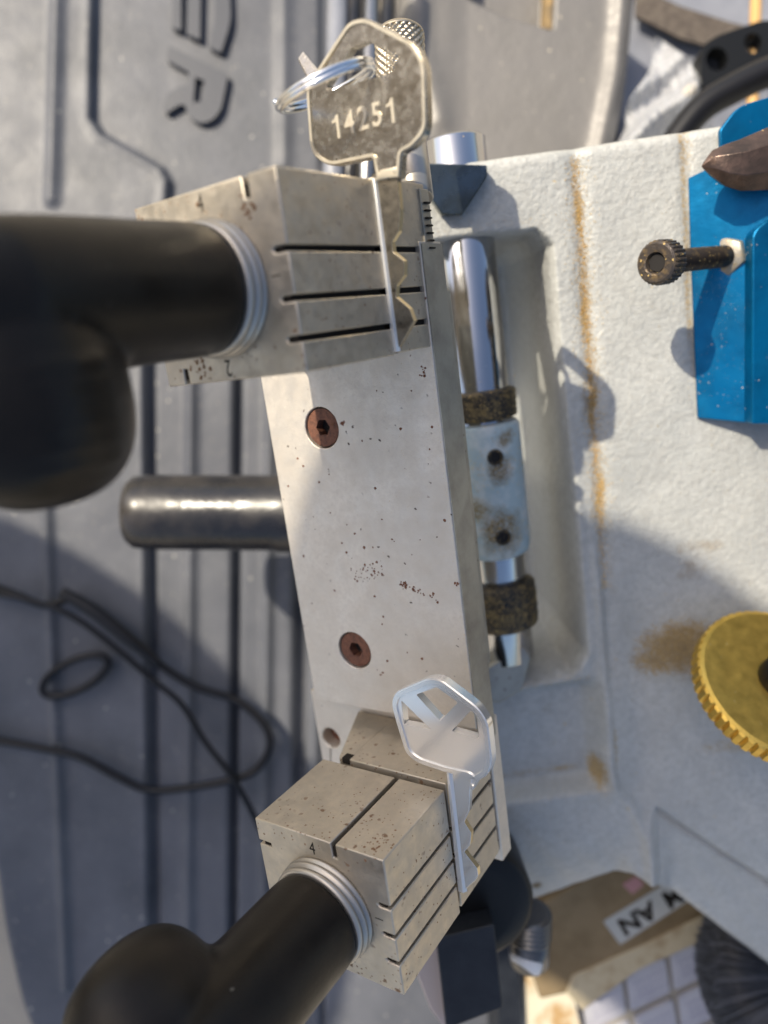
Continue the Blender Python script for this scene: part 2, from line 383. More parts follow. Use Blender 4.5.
# --- cast housing
OUT = [(-50, 70), (60, 70), (120, 70), (120, -292), (50, -215.7), (10.6, -172), (4, -167.5), (-34, -185), (-42, -182), (-42, -125), (-50, -118)]
def housing_height(X, Y):
    d = sdf(X, Y, OUT)
    Z = np.clip((X-3)*.05, 0, 2.2)*ss(Y, -175, -150)
    Z = Z-1.3*np.exp(-((X-1.2)/2.4)**2)*ss(Y, -100, -80)
    Z = Z-.8*np.exp(-((X-31)/2.0)**2)*ss(Y, -10, 10)
    # window round the rod
    rec = sdf(X, Y, [(-80, 50.8), (-12, 49.2), (-8.4, 45), (-7.6, -80), (-12, -87), (-80, -97)])
    rf = 62*ss(-rec, -1.0, 2.4)
    rf = rf - 3*ss(-rec, 4, 14)*0
    Z = Z-rf
    Z = Z+.9*np.exp(-((rec-2.2)/1.5)**2)*(X > -9)*ss(Y, 0, -40)
    Z = Z+1.7*np.exp(-((X+1.8)/1.7)**2)*ss(-Y, 30, 60)*(1-ss(-Y, 128, 140))
    Z = Z-2.2*np.exp(-((X-9)/6.0)**2)*ss(-Y, 45, 85)*(1-ss(-Y, 128, 146))
    Z = Z+1.6*np.exp(-(pl(X, Y, [(-4, -118), (-2, -127), (5, -140), (8.5, -152), (9, -170)])/1.8)**2)
    # block below the window
    low = ss(Y, -131.5, -127.5)*(1-ss(X, -9, -1))*ss(-Y, 88, 96)
    Z = Z-7.5*low
    Z = Z+1.0*np.exp(-((Y+131)/3)**2)*(1-ss(X, -8, 2))*.5
    brl = np.clip((-Y-140)/34, 0, 1.3)
    Z = Z-9*brl**2*(1-ss(X, -2, 6))
    # flat cover panel at the lower right
    pan = sdf(X, Y, [(12.3, -141.2), (50.4, -177.3), (130, -253), (130, -330), (50, -230), (12.3, -178)])
    Z = Z-1.2*ss(-pan, 0, 1.5)
    Z = Z-3.2*np.exp(-((pan)/.8)**2)*ss(X, 12, 14)
    Z = Z-(np.clip(-(Y+141+.95*(X-12)), 0, 60)*.16)*(X > 12.3)*ss(X, 12.3, 20)
    Z = Z+1.4*np.exp(-((X-9.6)/1.5)**2)*ss(-Y, 140, 146)
    # soft casting unevenness
    Z = Z+.25*np.sin(X*.21+1.3)*np.sin(Y*.17)+.12*np.sin(X*.6+Y*.35)
    r = 3.2; t = np.clip((d+r)/r, 0, 1)
    Z = Z-r*(1-np.sqrt(np.clip(1-t*t, 0, 1)))*.9
    Z = np.where(d > 0, Z-192*np.clip(d/1.8, 0, 1), Z)
    return np.maximum(Z, -192.0), d
xs = np.arange(-53, 124, .75); ys = np.arange(-297, 75, .75); X, Y = np.meshgrid(xs, ys)
Z, D = housing_height(X, Y)
band = lambda c, w: np.exp(-((X-c)/w)**2)
wob = 1.6*np.sin(Y*.19)+1.1*np.sin(Y*.47+1)
dust = .62*np.exp(-((X-1.0-wob*.35)/(2.3+.8*np.sin(Y*.11)))**2)*ss(Y, -62, -30)*ss(-Y, -70, -55)*(.82+.18*np.sin(Y*.23+2))
dust = np.maximum(dust, .48*band(.5, 1.6)*ss(Y, -135, -118)*ss(-Y, 100, 112))
dust = np.maximum(dust, .50*band(30, 1.8)*ss(Y, 0, 20))
dust = np.maximum(dust, .42*band(31.5, 3)*ss(Y, 55, 62))
pxy = lambda x, y, n=0: tuple(hit(FB, x, y, 2, n))[:2]
def blob(px, py, rx, ry, a):
    cx, cy = pxy(px, py); return a*np.exp(-(((X-cx)/rx)**2+((Y-cy)/ry)**2)**1.5)
for q in ((680, 645, 17, 12, .66), (660, 660, 12, 7, .6), (600, 775, 3.5, 8, .62), (568, 780, 8, 2, .5), (610, 565, 3, 3, .35), (540, 660, 4, 4.5, .62), (525, 786, 18, 1.6, .45), (735, 742, 22, 4, .45)):
    dust = np.maximum(dust, blob(*q))
grime = np.maximum.reduce([blob(688, 570, 7, 6, .52), blob(700, 548, 12, 4, .5), blob(680, 650, 20, 14, .62), blob(720, 690, 14, 10, .5), blob(560, 470, 6, 20, .3), blob(590, 400, 3.5, 12, .55), blob(540, 665, 5, 5, .6), blob(556, 720, 10, 4, .40), blob(542, 900, 2.5, 2.5, .9), blob(588, 800, 6, 2.5, .4),
                           .45*band(1.2, 2.6)*ss(Y, -62, -20)*ss(-Y, -72, -50), .42*band(31, 3)*ss(Y, -8, 10)])
sheet('cast_housing', X, Y, Z, D < 2.4, m_paint, mach, FB, {'dust': dust, 'grime': grime})

# --- guide rod, sleeve, collars
RX, RN = -31.0, -10.5
rod = MB(); rod.cyl((RX, 78.2, RN), (RX, -83, RN), 9.1, 72, .7); rod.build('guide_rod', m_chrome, mach, FB)
def by(px, py): return pxy(px, py, -2)[1]
sl = MB(); y0, y1 = by(490, 424), by(500, 560)
sl.lathe((RX, y0, RN), (RX, y1, RN), [(0, 9.2), (.3, 10.6), (1.5, 11.4), (y0-y1-3, 11.4), (y0-y1-.8, 10.6), (y0-y1, 9.2)], 64)
m_sleeve = mat('stained pale blue paint', (.42, .52, .535), 0, .5, var=(160, (.60, .64, .62), .45, .6), bump=[(500, .0003), (2500, .0001)],
               spots=[(700, .25, .3, (.40, .27, .09), .8, 150, .45, .6)],
               stains=[(2.5, 7.5, 10.5, 5.5, (.20, .13, .05), .9), (2, -12, 10.5, 9, (.22, .145, .05), .9), (-5, -4, 10, 5, (.26, .19, .08), .9), (5, 17, 10, 4, (.24, .17, .08), .9)])
slv = sl.build('rod_sleeve', m_sleeve, mach, FB)
for (px, py) in ((495, 457), (503, 537)):
    h = hit(FB, px, py, 2, .3); q = MB()
    q.lathe((h.x, h.y, -3), (h.x, h.y, .9), [(0, 2.5), (4.1, 2.5), (4.5, 2.2), (4.5, 1.75), (3.0, 1.65)], 24, False); q.build('set_screw', m_greasy, slv, FB)
    q = MB(); q.cyl((h.x, h.y, -2.6), (h.x, h.y, 1.05), 1.68, 20, .05); q.build('screw_socket', m_dark, slv, FB)
for (ya, yb, r) in ((by(490, 390), y0+.6, 11.2), (by(508, 586), by(510, 634), 11.7)):
    q = MB(); n_ = []
    hgt = ya-yb
    for i in range(13):
        t = hgt*i/12; n_.append((t, r+(-.9 if i in (0, 12) else 0)+random.uniform(-.25, .2)))
    n_[0] = (0, 9.2); n_[-1] = (hgt, 9.2)
    q.lathe((RX, ya, RN), (RX, yb, RN), n_, 56); q.build('rod_collar', m_greasy, mach, FB)
q = MB(); q.prism(H2(FB, [(480, 672), (524, 646), (531, 657), (523, 690), (500, 704), (480, 700)], -2), -28, -2)
q.build('rod_support', m_strip, mach, FB, bevel=.6)
# dark pointer plate on the lug
q = MB(); q.prism(H2(FB, [(424, 163), (487, 165), (487.5, 176), (463, 214), (442, 214.5), (424, 188)], 4), .3, 4)
q.build('pointer_plate', mat('dark polished pointer', (.10, .13, .15), .9, .22, rvar=(120, .34), var=(90, (.06, .07, .07), .4, .65)), mach, FB, bevel=.35)

# --- carriage plate
PT = -43.0
pts = [(-50.4, -11), (0, -11), (0, -124.5), (-50.6, -125.2)]
screws = [tuple(hit(FJ, 321.5, 428, 2, PT))[:2], tuple(hit(FJ, 354.5, 650.5, 2, PT))[:2]]
def circ(c, r, n=40): return [(c[0]+r*math.cos(2*math.pi*k/n), c[1]+r*math.sin(2*math.pi*k/n)) for k in range(n)]
q = MB(); q.prism(pts, -52, PT, holes=[circ(c, 5.15)[::-1] for c in screws]); plate = q.build('carriage_plate', m_plate, mach, FJ, bevel=.35)
q = MB(); q.box((.0, -130.5, -52), (.3, -11.5, PT-.25)); q.build('plate_edge', m_strip, plate, FJ)
for c in screws:
    q = MB(); hexr = circ(c, 2.15, 6)[::-1]
    q.prism(circ(c, 4.75), PT-4, PT-.55, holes=[hexr]); s_ = q.build('countersunk_screw', m_rust, plate, FJ, bevel=.3)
    q = MB(); q.prism(circ(c, 5.15), PT-5, PT-3.2); q.build('hex_socket', m_dark, s_, FJ)
# scratched rust cluster: small flakes of rust standing on the plate
q = MB()
cl = [hit(FJ, 352+random.gauss(17, 9), 572+random.gauss(0, 5.5), 2, PT) for _ in range(46)]+[hit(FJ, 400+t*38, 583+t*17+random.gauss(0, 1.6), 2, PT) for t in [random.random() for _ in range(40)]]
cl += [hit(FJ, 423+random.gauss(0, 1.5), 371+random.gauss(0, 3), 2, PT) for _ in range(12)]
cl += [hit(FJ, random.uniform(285, 460), random.uniform(385, 690), 2, PT) for _ in range(60)]
for h in cl:
    if not (-49.5 < h.x < -.6): continue
    r = random.uniform(.14, .45)*(1 if random.random() < .6 else .6); a0 = random.random()*6; k = random.choice((5, 6, 7))
    q.prism([(h.x+r*random.uniform(.6, 1.2)*math.cos(a0+2*math.pi*i/k), h.y+r*random.uniform(.6, 1.2)*math.sin(a0+2*math.pi*i/k)) for i in range(k)], PT-.02, PT+.05)
rf_ = q.build('rust_pitting', mat('rust pits', (.17, .07, .035), 0, .9, bump=[(2500, .0001)]), plate, FJ); rf_['kind'] = 'stuff'
# fine scale ticks along the carriage edge
q = MB()
for k in range(7):
    h = hit(FJ, 426, 203+7.5*k, 0, .2); q.box((.0, h.y-.16, -48.3), (.7, h.y+.16, -46.2))
q.build('scale_ticks', m_ink, plate, FJ)
q = MB(); q.box((-.9, -11.2, -49), (.08, -.5, -45.4)); q.build('scale_bar', m_strip, plate, FJ, bevel=.15)

# --- vises
def jaw(oy, zt, slits, topnotch, leftnotch, botnotch, nums, kz):
    w, h = 35.0, 33.0
    def notch_right(y, d=3.4, s=.55): return [(0, y+s), (-d+s, y+s), (-d, y), (-d+s, y-s), (0, y-s)]
    p = [(0, 0)]
    for y in slits: p += notch_right(y)
    p += [(0, -h)]
    for x in botnotch: p += [(x+.55, -h), (x+.55, -h+3), (x-.55, -h+3), (x-.55, -h)]
    p += [(-w, -h)]
    for y in leftnotch: p += [(-w, y-.5), (-w+3.6, y-.5), (-w+3.6, y+.5), (-w, y+.5)]
    p += [(-w, 0)]
    for x in topnotch: p += [(x-.6, 0), (x-.6, -3.6), (x+.6, -3.6), (x+.6, 0)]
    p = [(x, y+oy) for x, y in p]
    b = MB(); b.prism(p, zt, 0)
    blk = b.build('vise_jaw', m_vise, mach, FJ, bevel=.26)
    gm = MB()  # black boxes inside the slots, imitating their deep shade
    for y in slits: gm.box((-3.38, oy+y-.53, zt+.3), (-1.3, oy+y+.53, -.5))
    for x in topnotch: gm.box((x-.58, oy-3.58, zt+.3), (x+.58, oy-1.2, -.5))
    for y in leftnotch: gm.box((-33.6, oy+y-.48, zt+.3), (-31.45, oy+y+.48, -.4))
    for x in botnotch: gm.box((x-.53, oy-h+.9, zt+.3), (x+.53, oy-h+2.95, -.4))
    gm.build('slot_shade_fill', m_ink, blk, FJ)
    # engraved side numbers
    for txt, cx, cy, ang, sz in nums:
        t = MB(); r = V((math.cos(ang), math.sin(ang), 0)); u = V((-math.sin(ang), math.cos(ang), 0))
        add_text(t, txt, sz, (cx, cy+oy, .0), r, u, ext=.03, bold=0.0, sx=.75); t.build('engraved_number', m_ink, blk, FJ)
    rp = MB()
    def pit(a, b, r, w):
        k = random.choice((5, 6, 7)); a0 = random.random()*6
        pp_ = [(a+r*random.uniform(.6, 1.2)*math.cos(a0+2*math.pi*i/k), b+r*random.uniform(.6, 1.2)*math.sin(a0+2*math.pi*i/k)) for i in range(k)]
        if w == 2: rp.prism(pp_, -.02, .04)
        elif w == 1: rp.prism(pp_, oy-.02, oy+.04, ax=1)
        else: rp.prism(pp_, -.02, .04, ax=0)
    for c0, c1, sg, n_ in ((-7.2, -5.6, .8, 16), (-25, -30.5, 1.6, 22)) if oy == 0 else ((-3, -2, 1.2, 8),):
        for _ in range(n_):
            x_, y_ = c0+random.gauss(0, sg), c1+random.gauss(0, sg)
            if -34.5 < x_ < -3.8 and -32.5 < y_ < -.5 and (x_+17.3)**2+(y_+17)**2 > 150: pit(x_, y_+oy, random.uniform(.12, .5), 2)
    for _ in range(90): pit(random.uniform(zt+.6, -.6), random.choice((random.uniform(-11.6, -.6), random.uniform(-34, -14.2))), random.uniform(.08, .22), 1)
    for _ in range(26 if oy else 0): pit(random.gauss(-4, 2.2), min(-.6, random.gauss(-3.5, 2)), random.uniform(.12, .36), 1)
    for _ in range(60):
        y_ = random.uniform(-32, -.6)
        if all(abs(y_-q_) > .8 for q_ in slits): pit(y_+oy, random.uniform(zt+.6, -.6), random.uniform(.08, .24), 0)
    rq = rp.build('rust_pitting', mat('brown rust pits', (.21, .11, .055), 0, .9), blk, FJ); rq['kind'] = 'stuff'
    # lower jaw
    p2 = [(-30.5, kz-1.0), (-.5, kz-1.0), (-.5, -48), (-39.5, -48)]
    segs = MB()
    ys_ = [0.6]+[y for y in slits]+[-h+.4]
    # side slits run on through the lower jaw: comb cross section
    pp = [(-.35, .6)]
    for y in slits: pp += [(-.35, y+.55), (-3.6, y+.55), (-3.6, y-.55), (-.35, y-.55)]
    pp += [(-.35, -h+.3), (-28, -h+.3), (-28, .6)]
    segs.prism([(x, y+oy) for x, y in pp], -48, kz-1.0)
    segs.prism([(x, z) for x, z in [(oy+.6, -48), (oy+.6, kz-1.0), (oy-h+.3, kz-1.0), (oy-h+.3, -48)]], -33, -27.99, ax=1) if False else None
    lj = segs.build('lower_jaw', m_vise, mach, FJ, bevel=.25)
    gm = MB()  # same black shade filling for the lower jaw slots
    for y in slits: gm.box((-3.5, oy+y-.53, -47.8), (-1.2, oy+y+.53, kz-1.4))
    gm.build('slot_shade_fill', m_ink, lj, FJ)
    fl = MB(); fl.add([(-28.01, oy+.5, kz-1.1), (-28.01, oy-h+.4, kz-1.1), (-28.01, oy-h+.4, -48), (-28.01, oy+.5, -48),
                       (-31, oy+.5, kz-1.1), (-31, oy-h+.4, kz-1.1), (-40, oy-h+.4, -48), (-40, oy+.5, -48)],
                      [(0, 1, 2, 3), (4, 5, 6, 7), (0, 1, 5, 4), (1, 2, 6, 5), (2, 3, 7, 6), (3, 0, 4, 7)])
    fl.build('jaw_flank', m_vise, lj, FJ, bevel=.2)
    nb = MB(); nb.box((-30.0, oy-.9, kz-3.2), (-27.6, oy+.66, kz-.9)); nb.build('clamp_slot', m_ink, lj, FJ, bevel=.1)
    # knob: grooved steel ring, black stem and grip bar
    return blk, lj
def knob(oy, bar_dir, blen, z0=0, cx=-17.3, cy=-17.0):
    c = V((cx, oy+cy, 0)); k = MB()
    k.lathe(c, c+V((0, 0, 1)), [(0, 11.0), (.01, 11.8), (.8, 12.0), (.95, 11.1), (1.45, 11.1), (1.6, 11.9), (2.3, 11.85), (2.45, 11.0), (2.95, 11.0), (3.1, 11.6), (3.9, 11.5), (4.3, 11.0)], 80)
    k.build('grooved_ring', m_collar, mach, FJ)
    s = MB(); s.lathe(c+V((0, 0, 4.1)), c+V((0, 0, 20)), [(0, 10.2), (.4, 11.1), (4, 11.2), (12, 11.2), (20, 11.3), (30, 11.3), (38, 11.0), (46, 8), (50, 4)], 72)
    zc = 40
    d = V((bar_dir[0], bar_dir[1], 0)).normalized(); w = V((-d.y, d.x, 0)); z = V((0, 0, 1))
    cc = c+z*zc
    s.ellipsoid(cc+d*blen*.46, (d*blen*.54, w*11.8, z*14.5), 56, 40, 2.5)
    for t in range(6):   # shallow finger flutes moulded on the grip
        dd = blen*(-.12+t*.09); rho = (1-abs(dd/(blen*.54))**2.5)**(1/2.5); line = []
        for zz in (-9, -4.5, 0, 4.5, 9):
            wv = 11.8*math.sqrt(max(0, rho**2-(zz/14.5)**2)); line.append(cc+d*(dd+blen*.46)+w*(wv-.45)+z*zz)
        s.tube(line, [.5, 1.15, 1.2, 1.15, .5], 8)
    kn = s.build('clamp_knob', m_handle, mach, FJ)
    rm = kn.modifiers.new('skin', 'REMESH'); rm.mode = 'VOXEL'; rm.voxel_size = .0007; rm.use_smooth_shade = True
    sm = kn.modifiers.new('soft', 'SMOOTH'); sm.iterations = 14; sm.factor = .5
    return kn
jaw(0, -28.0, (-12.6, -20.6, -27.3), (-6.9,), (), (-29.6,), [('4', -17.9, -2.5, math.radians(0), 4.2), ('2', -18.2, -30.6, math.radians(180), 4.4), ('1', -3.6, -16.6, math.radians(-90), 3.0)], -28.0)
knob(0, (.02, -1), 29)
jaw(-130, -25.4, (-11.5, -18.6, -25.2), (-12.8,), (-6.1,), (), [('4', -18.9, -3.1, 0, 4.4), ('1', -3.6, -15.2, math.radians(-90), 3.0)], -25.8)
knob(-130, (-.84, .54), 24)
# mounting foot under the lower vise, bright tab with a hole
foot = MB(); hc = tuple(hit(FJ, 331, 738, 2, -48.5))[:2]
foot.prism([(-57, -126), (0.1, -126), (0.1, -166), (-57, -166)], -54, -48.5, holes=[circ(hc, 3.1)[::-1]])
fo = foot.build('vise_foot', m_plate, mach, FJ, bevel=.4)
q = MB(); q.cyl((hc[0], hc[1], -54), (hc[0], hc[1], -52.2), 3.0, 24, .1); q.build('foot_screw', m_rust, fo, FJ)
q = MB(); q.prism([(-36, .5), (-5, .5), (-5, -34), (-36, -34)], -54, -48.2); q.build('jaw_seat', m_vise, mach, FJ)
# carriage bracket under the plate that rides on the rod
q = MB(); q.prism([(-44, -20), (-6, -20), (-6, -118), (-44, -118)], -66, -52.05); q.build('carriage_bracket', m_strip, mach, FJ, bevel=1)

# --- knurled knob behind the upper key
ka = L(FJ, 399, 31, 172); kb = L(FJ, 403, 118, 172)
kd = (kb-ka).normalized(); kl = (kb-ka).length; kn = MB(); a_ = kd.orthogonal().normalized(); b_ = kd.cross(a_)
nn_, mm_ = 132, 100; vs = []; fs = []
for i in range(mm_+1):
    t = i/mm_; prof = 5.6*min(1, .80+.2*math.sin(min(1, t/.07)*math.pi/2), .80+.2*math.sin(min(1, (1-t)/.07)*math.pi/2))
    for k in range(nn_):
        w = 2*math.pi*k/nn_; u1 = (w*22/(2*math.pi)+t*kl/1.6) % 1; u2 = (w*22/(2*math.pi)-t*kl/1.6) % 1
        kr = .55*(min(abs(u1-.5), .42)+min(abs(u2-.5), .42)); edge = 1 if .07 < t < .93 else 0
        r = prof+(.42-kr)*-1.0*edge*1.1+.1
        vs.append(ka+kd*kl*t+(a_*math.cos(w)+b_*math.sin(w))*r)
for i in range(mm_):
    for k in range(nn_):
        k2 = (k+1) % nn_; fs.append((i*nn_+k, i*nn_+k2, (i+1)*nn_+k2, (i+1)*nn_+k))
fs += [tuple(range(nn_))[::-1], tuple(mm_*nn_+k for k in range(nn_))]
kn.add(vs, fs, False); kn.build('knurled_knob', mat('knurled brass steel', (.50, .44, .34), .9, .33, var=(500, (.3, .26, .2), .4, .7)), mach, FJ)
q = MB(); q.cyl(L(FJ, 404, 100, 172), L(FJ, 416, 200, 166), 3.9, 32, .3); q.build('knob_shaft', m_collar, mach, FJ)

# --- lever handle under the carriage (points to the left)
q = MB(); q.lathe(P(128, 512, 300), P(420, 514, 300), [(0, 9), (.8, 12.5), (3, 14.2), (8, 14.7), (58, 14.9), (60, 15.6), (116, 15.6)], 64)
q.build('lever_handle', m_tube, mach, FW)

# --- blue guard bracket, its bolt and nut
zb = 5.0
fb = [hit(FB, 688.5, 178, 2, 2.2), hit(FB, 697, 418, 2, 2.2), hit(FB, 752, 423, 2, 9.5), hit(FB, 752, 236, 2, 9.5), hit(FB, 768, 130, 2, 9.5), hit(FB, 745, 142, 2, 7)]
bk = MB()
nrm = (fb[1]-fb[0]).cross(fb[2]-fb[0]).normalized(); nrm = -nrm if nrm.z < 0 else nrm
def flat(px, py, off=0):      # meets the tilted flange plane
    a = FB.inverted() @ V((0, 0, HC)); b = FB.inverted() @ P(px, py, 100); p0 = fb[0]+nrm*off
    t = (p0-a).dot(nrm)/((b-a).dot(nrm)); return a+(b-a)*t
def slab(mb, pts, n, th):
    m = len(pts); mb.add([p for p in pts]+[p-n*th for p in pts], [tuple(range(m)), tuple(range(2*m-1, m-1, -1))]+[(i, (i+1) % m, m+(i+1) % m, m+i) for i in range(m)])
slab(bk, [flat(*p) for p in ((688, 178), (690, 250), (697, 418), (752, 423.5), (751, 245), (754, 234), (764, 226), (790, 215), (790, 150), (722, 162))], nrm, 1.6)
br = bk.build('guard_bracket', m_anod, mach, FB, bevel=.35)
tb = MB(); tp = rounded([(722, 178), (720, 130), (738, 106), (800, 88), (800, 178)], [0, 3, 12, 0, 0], 6)
tb.prism(H2(FB, tp, 4.5), 2.9, 4.5); tb.build('bracket_tab', m_anod, br, FB, bevel=.3)
t2 = MB(); tp = rounded([(752.5, 424), (752.5, 232), (768, 219), (840, 205), (840, 424)], [0, 14, 6, 0, 0], 6)
t2.prism(H2(FB, tp, 13.2), 5, 13.2); t2.build('bracket_flange', m_anod, br, FB, bevel=.5, seg=3)
# bolt
hd = L(FB, 655, 263, 188); nt_ = L(FB, 728, 256, 212.5); bd = (nt_-hd).normalized()
b1 = MB(); b1.lathe(hd, nt_, [(5.8, 2.75), (nt_-hd).length and ((nt_-hd).length+8, 2.75)], 24)
# thread as stacked crests
Lb = (nt_-hd).length; prof = []; t = 6.0
while t < Lb+6: prof += [(t, 2.55), (t+.4, 2.95)]; t += .8
b1 = MB(); b1.lathe(hd, nt_, prof, 28); bolt = b1.build('threaded_bolt', m_bolt, br, FB)
b2 = MB(); nk = 60; a_ = bd.orthogonal().normalized(); c_ = bd.cross(a_); vs = []; fs = []
pr_ = [(1.2, 2.3, 0), (.1, 2.6, 0), (0, 3.0, 0), (0, 4.6, 0), (.5, 5.1, 0), (1.2, 5.25, .22), (5.6, 5.25, .22), (6.1, 4.7, 0), (6.1, 2.4, 0)]
for t, r, kk in pr_:
    for k in range(nk*2):
        w = math.pi*k/nk; vs.append(hd+bd*t+(a_*math.cos(w)+c_*math.sin(w))*(r+(kk if k % 4 < 2 else -kk*.2)))
for i in range(len(pr_)-1):
    for k in range(nk*2):
        k2 = (k+1) % (nk*2); fs.append((i*nk*2+k, i*nk*2+k2, (i+1)*nk*2+k2, (i+1)*nk*2+k))
b2.add(vs, fs, False); b2.build('bolt_head', m_bolt, br, FB)
b3 = MB(); b3.cyl(hd+bd*1.0, hd+bd*4, 2.4, 6, .05); b3.build('bolt_socket', m_dark, br, FB)
b4 = MB(); b4.lathe(nt_-bd*2.2, nt_, [(0, 4.4), (.7, 5.5), (4.6, 5.5), (5.2, 4.6)], 6); nu = b4.build('hex_nut', m_nut, br, FB, bevel=.4)
# dark cutter tip in front of the bracket
ct = MB()
prof = [(702, 166, .4), (712, 164, 3.6), (724, 166, 5.6), (738, 166, 6.8), (752, 163, 7.6), (772, 158, 8.6), (800, 150, 9)]
pts_ = [L(FB, x, y, 196) for x, y, r in prof]; rs_ = [r*.93 for *_, r in prof]
d_ = (pts_[-1]-pts_[0]).normalized(); vs = []; fs = []; ns = 7
for p, r in zip(pts_, rs_):
    for k in range(ns):
        w = 2*math.pi*(k+.3)/ns; vs.append(p+V((0, 1, 0))*math.cos(w)*r+V((0, 0, 1))*math.sin(w)*r*.8)
for i in range(len(pts_)-1):
    for k in range(ns):
        k2 = (k+1) % ns; fs.append((i*ns+k, i*ns+k2, (i+1)*ns+k2, (i+1)*ns+k))
fs += [tuple(range(ns))[::-1], tuple((len(pts_)-1)*ns+k for k in range(ns))]
ct.add(vs, fs); ct.build('cutter_tip', m_bit, mach, FB, bevel=.5)

# --- ribbed black drum added out of view on the right, so steel reflects dark
mo = MB(); prof = [(0, 30), (2, 62), (8, 68)]
for i in range(14): prof += [(10+i*11, 68), (12+i*11, 72), (17+i*11, 72), (19+i*11, 68)]
prof += [(168, 68), (174, 60), (176, 28)]
mo.lathe((235, 145, HC-165), (235, -35, HC-165), prof, 64); mt_ = mo.build('added_dark_drum', m_rubber, mach, FW)
mo = MB(); mo.prism([(190, -20), (280, -20), (280, 130), (190, 130)], HC-250, HC-225); mo.build('added_drum_foot', m_rubber, mt_, FW, bevel=2)
# --- gold toothed dial with its black hub
gc = L(FB, 781, 680, 214); gn = (FB.to_3x3().inverted() @ V((.08, .62, .78))).normalized()
ga = V((1, 0, 0)); ga = (ga-gn*ga.dot(gn)).normalized(); gb = gn.cross(ga)
dl = MB(); R_ = 23.0; NT = 50; nseg = NT*4; vs = []; fs = []
rings = [(0, 3.0, 0), (0, R_-1.6, 0), (-.4, R_-.6, 0), (-.9, R_, 1), (-5.6, R_+.1, 1), (-6.2, R_-.8, 0), (-6.2, 3, 0)]
for z, r, tt in rings:
    for k in range(nseg):
        w = 2*math.pi*k/nseg; rr = r-(.85 if (k % 4) in (0,) and tt else 0)
        vs.append(gc+gn*z+(ga*math.cos(w)+gb*math.sin(w))*rr)
for i in range(len(rings)-1):
    for k in range(nseg):
        k2 = (k+1) % nseg; fs.append((i*nseg+k, i*nseg+k2, (i+1)*nseg+k2, (i+1)*nseg+k))
dl.add(vs, fs); dial = dl.build('toothed_dial', m_gold, mach, FB)
q = MB(); q.lathe(gc-gn*16, gc, [(0, 6.5), (16, 6.5), (21, 6.3), (22, 5.2)], 32); q.build('dial_hub', m_rubber, dial, FB)

# --- black side knob, spring screw, rubber lever block
kc = P(469, 906, 236)
q = MB(); q.lathe(kc, kc+V((.03, -.22, .97)), [(-20, 15), (-19, 19.8), (-2, 20.4), (-.6, 20.0), (.6, 18.5), (1.0, 14)], 72); q.build('side_knob', m_rubber, mach, FW)
q = MB(); q.prism([tuple(P(x, y, 226).xy) for x, y in rounded([(436, 938), (494, 924), (503, 1008), (446, 1030)], 3)], P(0, 0, 246).z, P(0, 0, 226).z)
q.build('rubber_block', m_navy, mach, FW, bevel=1.2)
q = MB(); q.prism([tuple(P(x, y, 232).xy) for x, y in [(421, 945), (440, 930), (452, 1040), (430, 1010), (414, 968)]], P(0, 0, 252).z, P(0, 0, 232).z)
q.build('grip_plate', m_pinkm, mach, FW, bevel=.8)
sp0 = P(530, 912, 250); sp1 = P(529, 962, 256); sd = (sp1-sp0); sl_ = sd.length; prof = []
for i in range(7): prof += [(i*2.0, 4.9), (i*2.0+.5, 7.0), (i*2.0+1.1, 7.2), (i*2.0+1.6, 4.9)]
q = MB(); q.lathe(sp0, sp1, prof[:20]+[(11, 6.8), (sl_-1, 6.6), (sl_, 5.6)], 36); q.build('ribbed_screw', mat('dark threaded steel', (.16, .155, .15), .8, .32), mach, FW)
q = MB(); q.lathe(P(529, 955, 253), P(523, 968, 251), [(0, 5.6), (3.5, 5.4), (4.5, 4)], 24); q.build('screw_tip', m_white, mach, FW)

# --- black brush wheel under the housing
bc = P(812, 968, 298); bs = MB()
bs.lathe(bc-V((0, 0, 9)), bc+V((0, 0, 9)), [(0, 9), (18, 9)], 24)
bw = bs.build('brush_wheel', m_rubber, mach, FW)
vs = []; fs = []
for i in range(5200):
    w = math.radians(random.uniform(120, 300)); dz = random.uniform(-9, 9); d = V((math.cos(w), math.sin(w), 0)); Rb = 44+random.uniform(-1.4, .8)-abs(dz)*.25
    t_ = V((-d.y, d.x, 0)); p0 = bc+d*8+V((0, 0, dz*.5)); bend = random.uniform(-2.5, 2.5)
    p1 = bc+d*23+V((0, 0, dz*.9))+t_*(bend*.5); p2 = bc+d*Rb+V((0, 0, dz*1.15))+t_*bend
    r = random.uniform(.13, .24); o = len(vs)
    for p in (p0, p1, p2):
        vs += [p+t_*r, p+V((0, 0, r)), p-t_*r]
    for j in (0, 3):
        for k in range(3): fs.append((o+j+k, o+j+(k+1) % 3, o+j+3+(k+1) % 3, o+j+3+k))
    fs.append((o+6, o+7, o+8))
q = MB(); q.add(vs, fs, True); bb = q.build('bristles', m_brist, bw, FW); bb['kind'] = 'stuff'

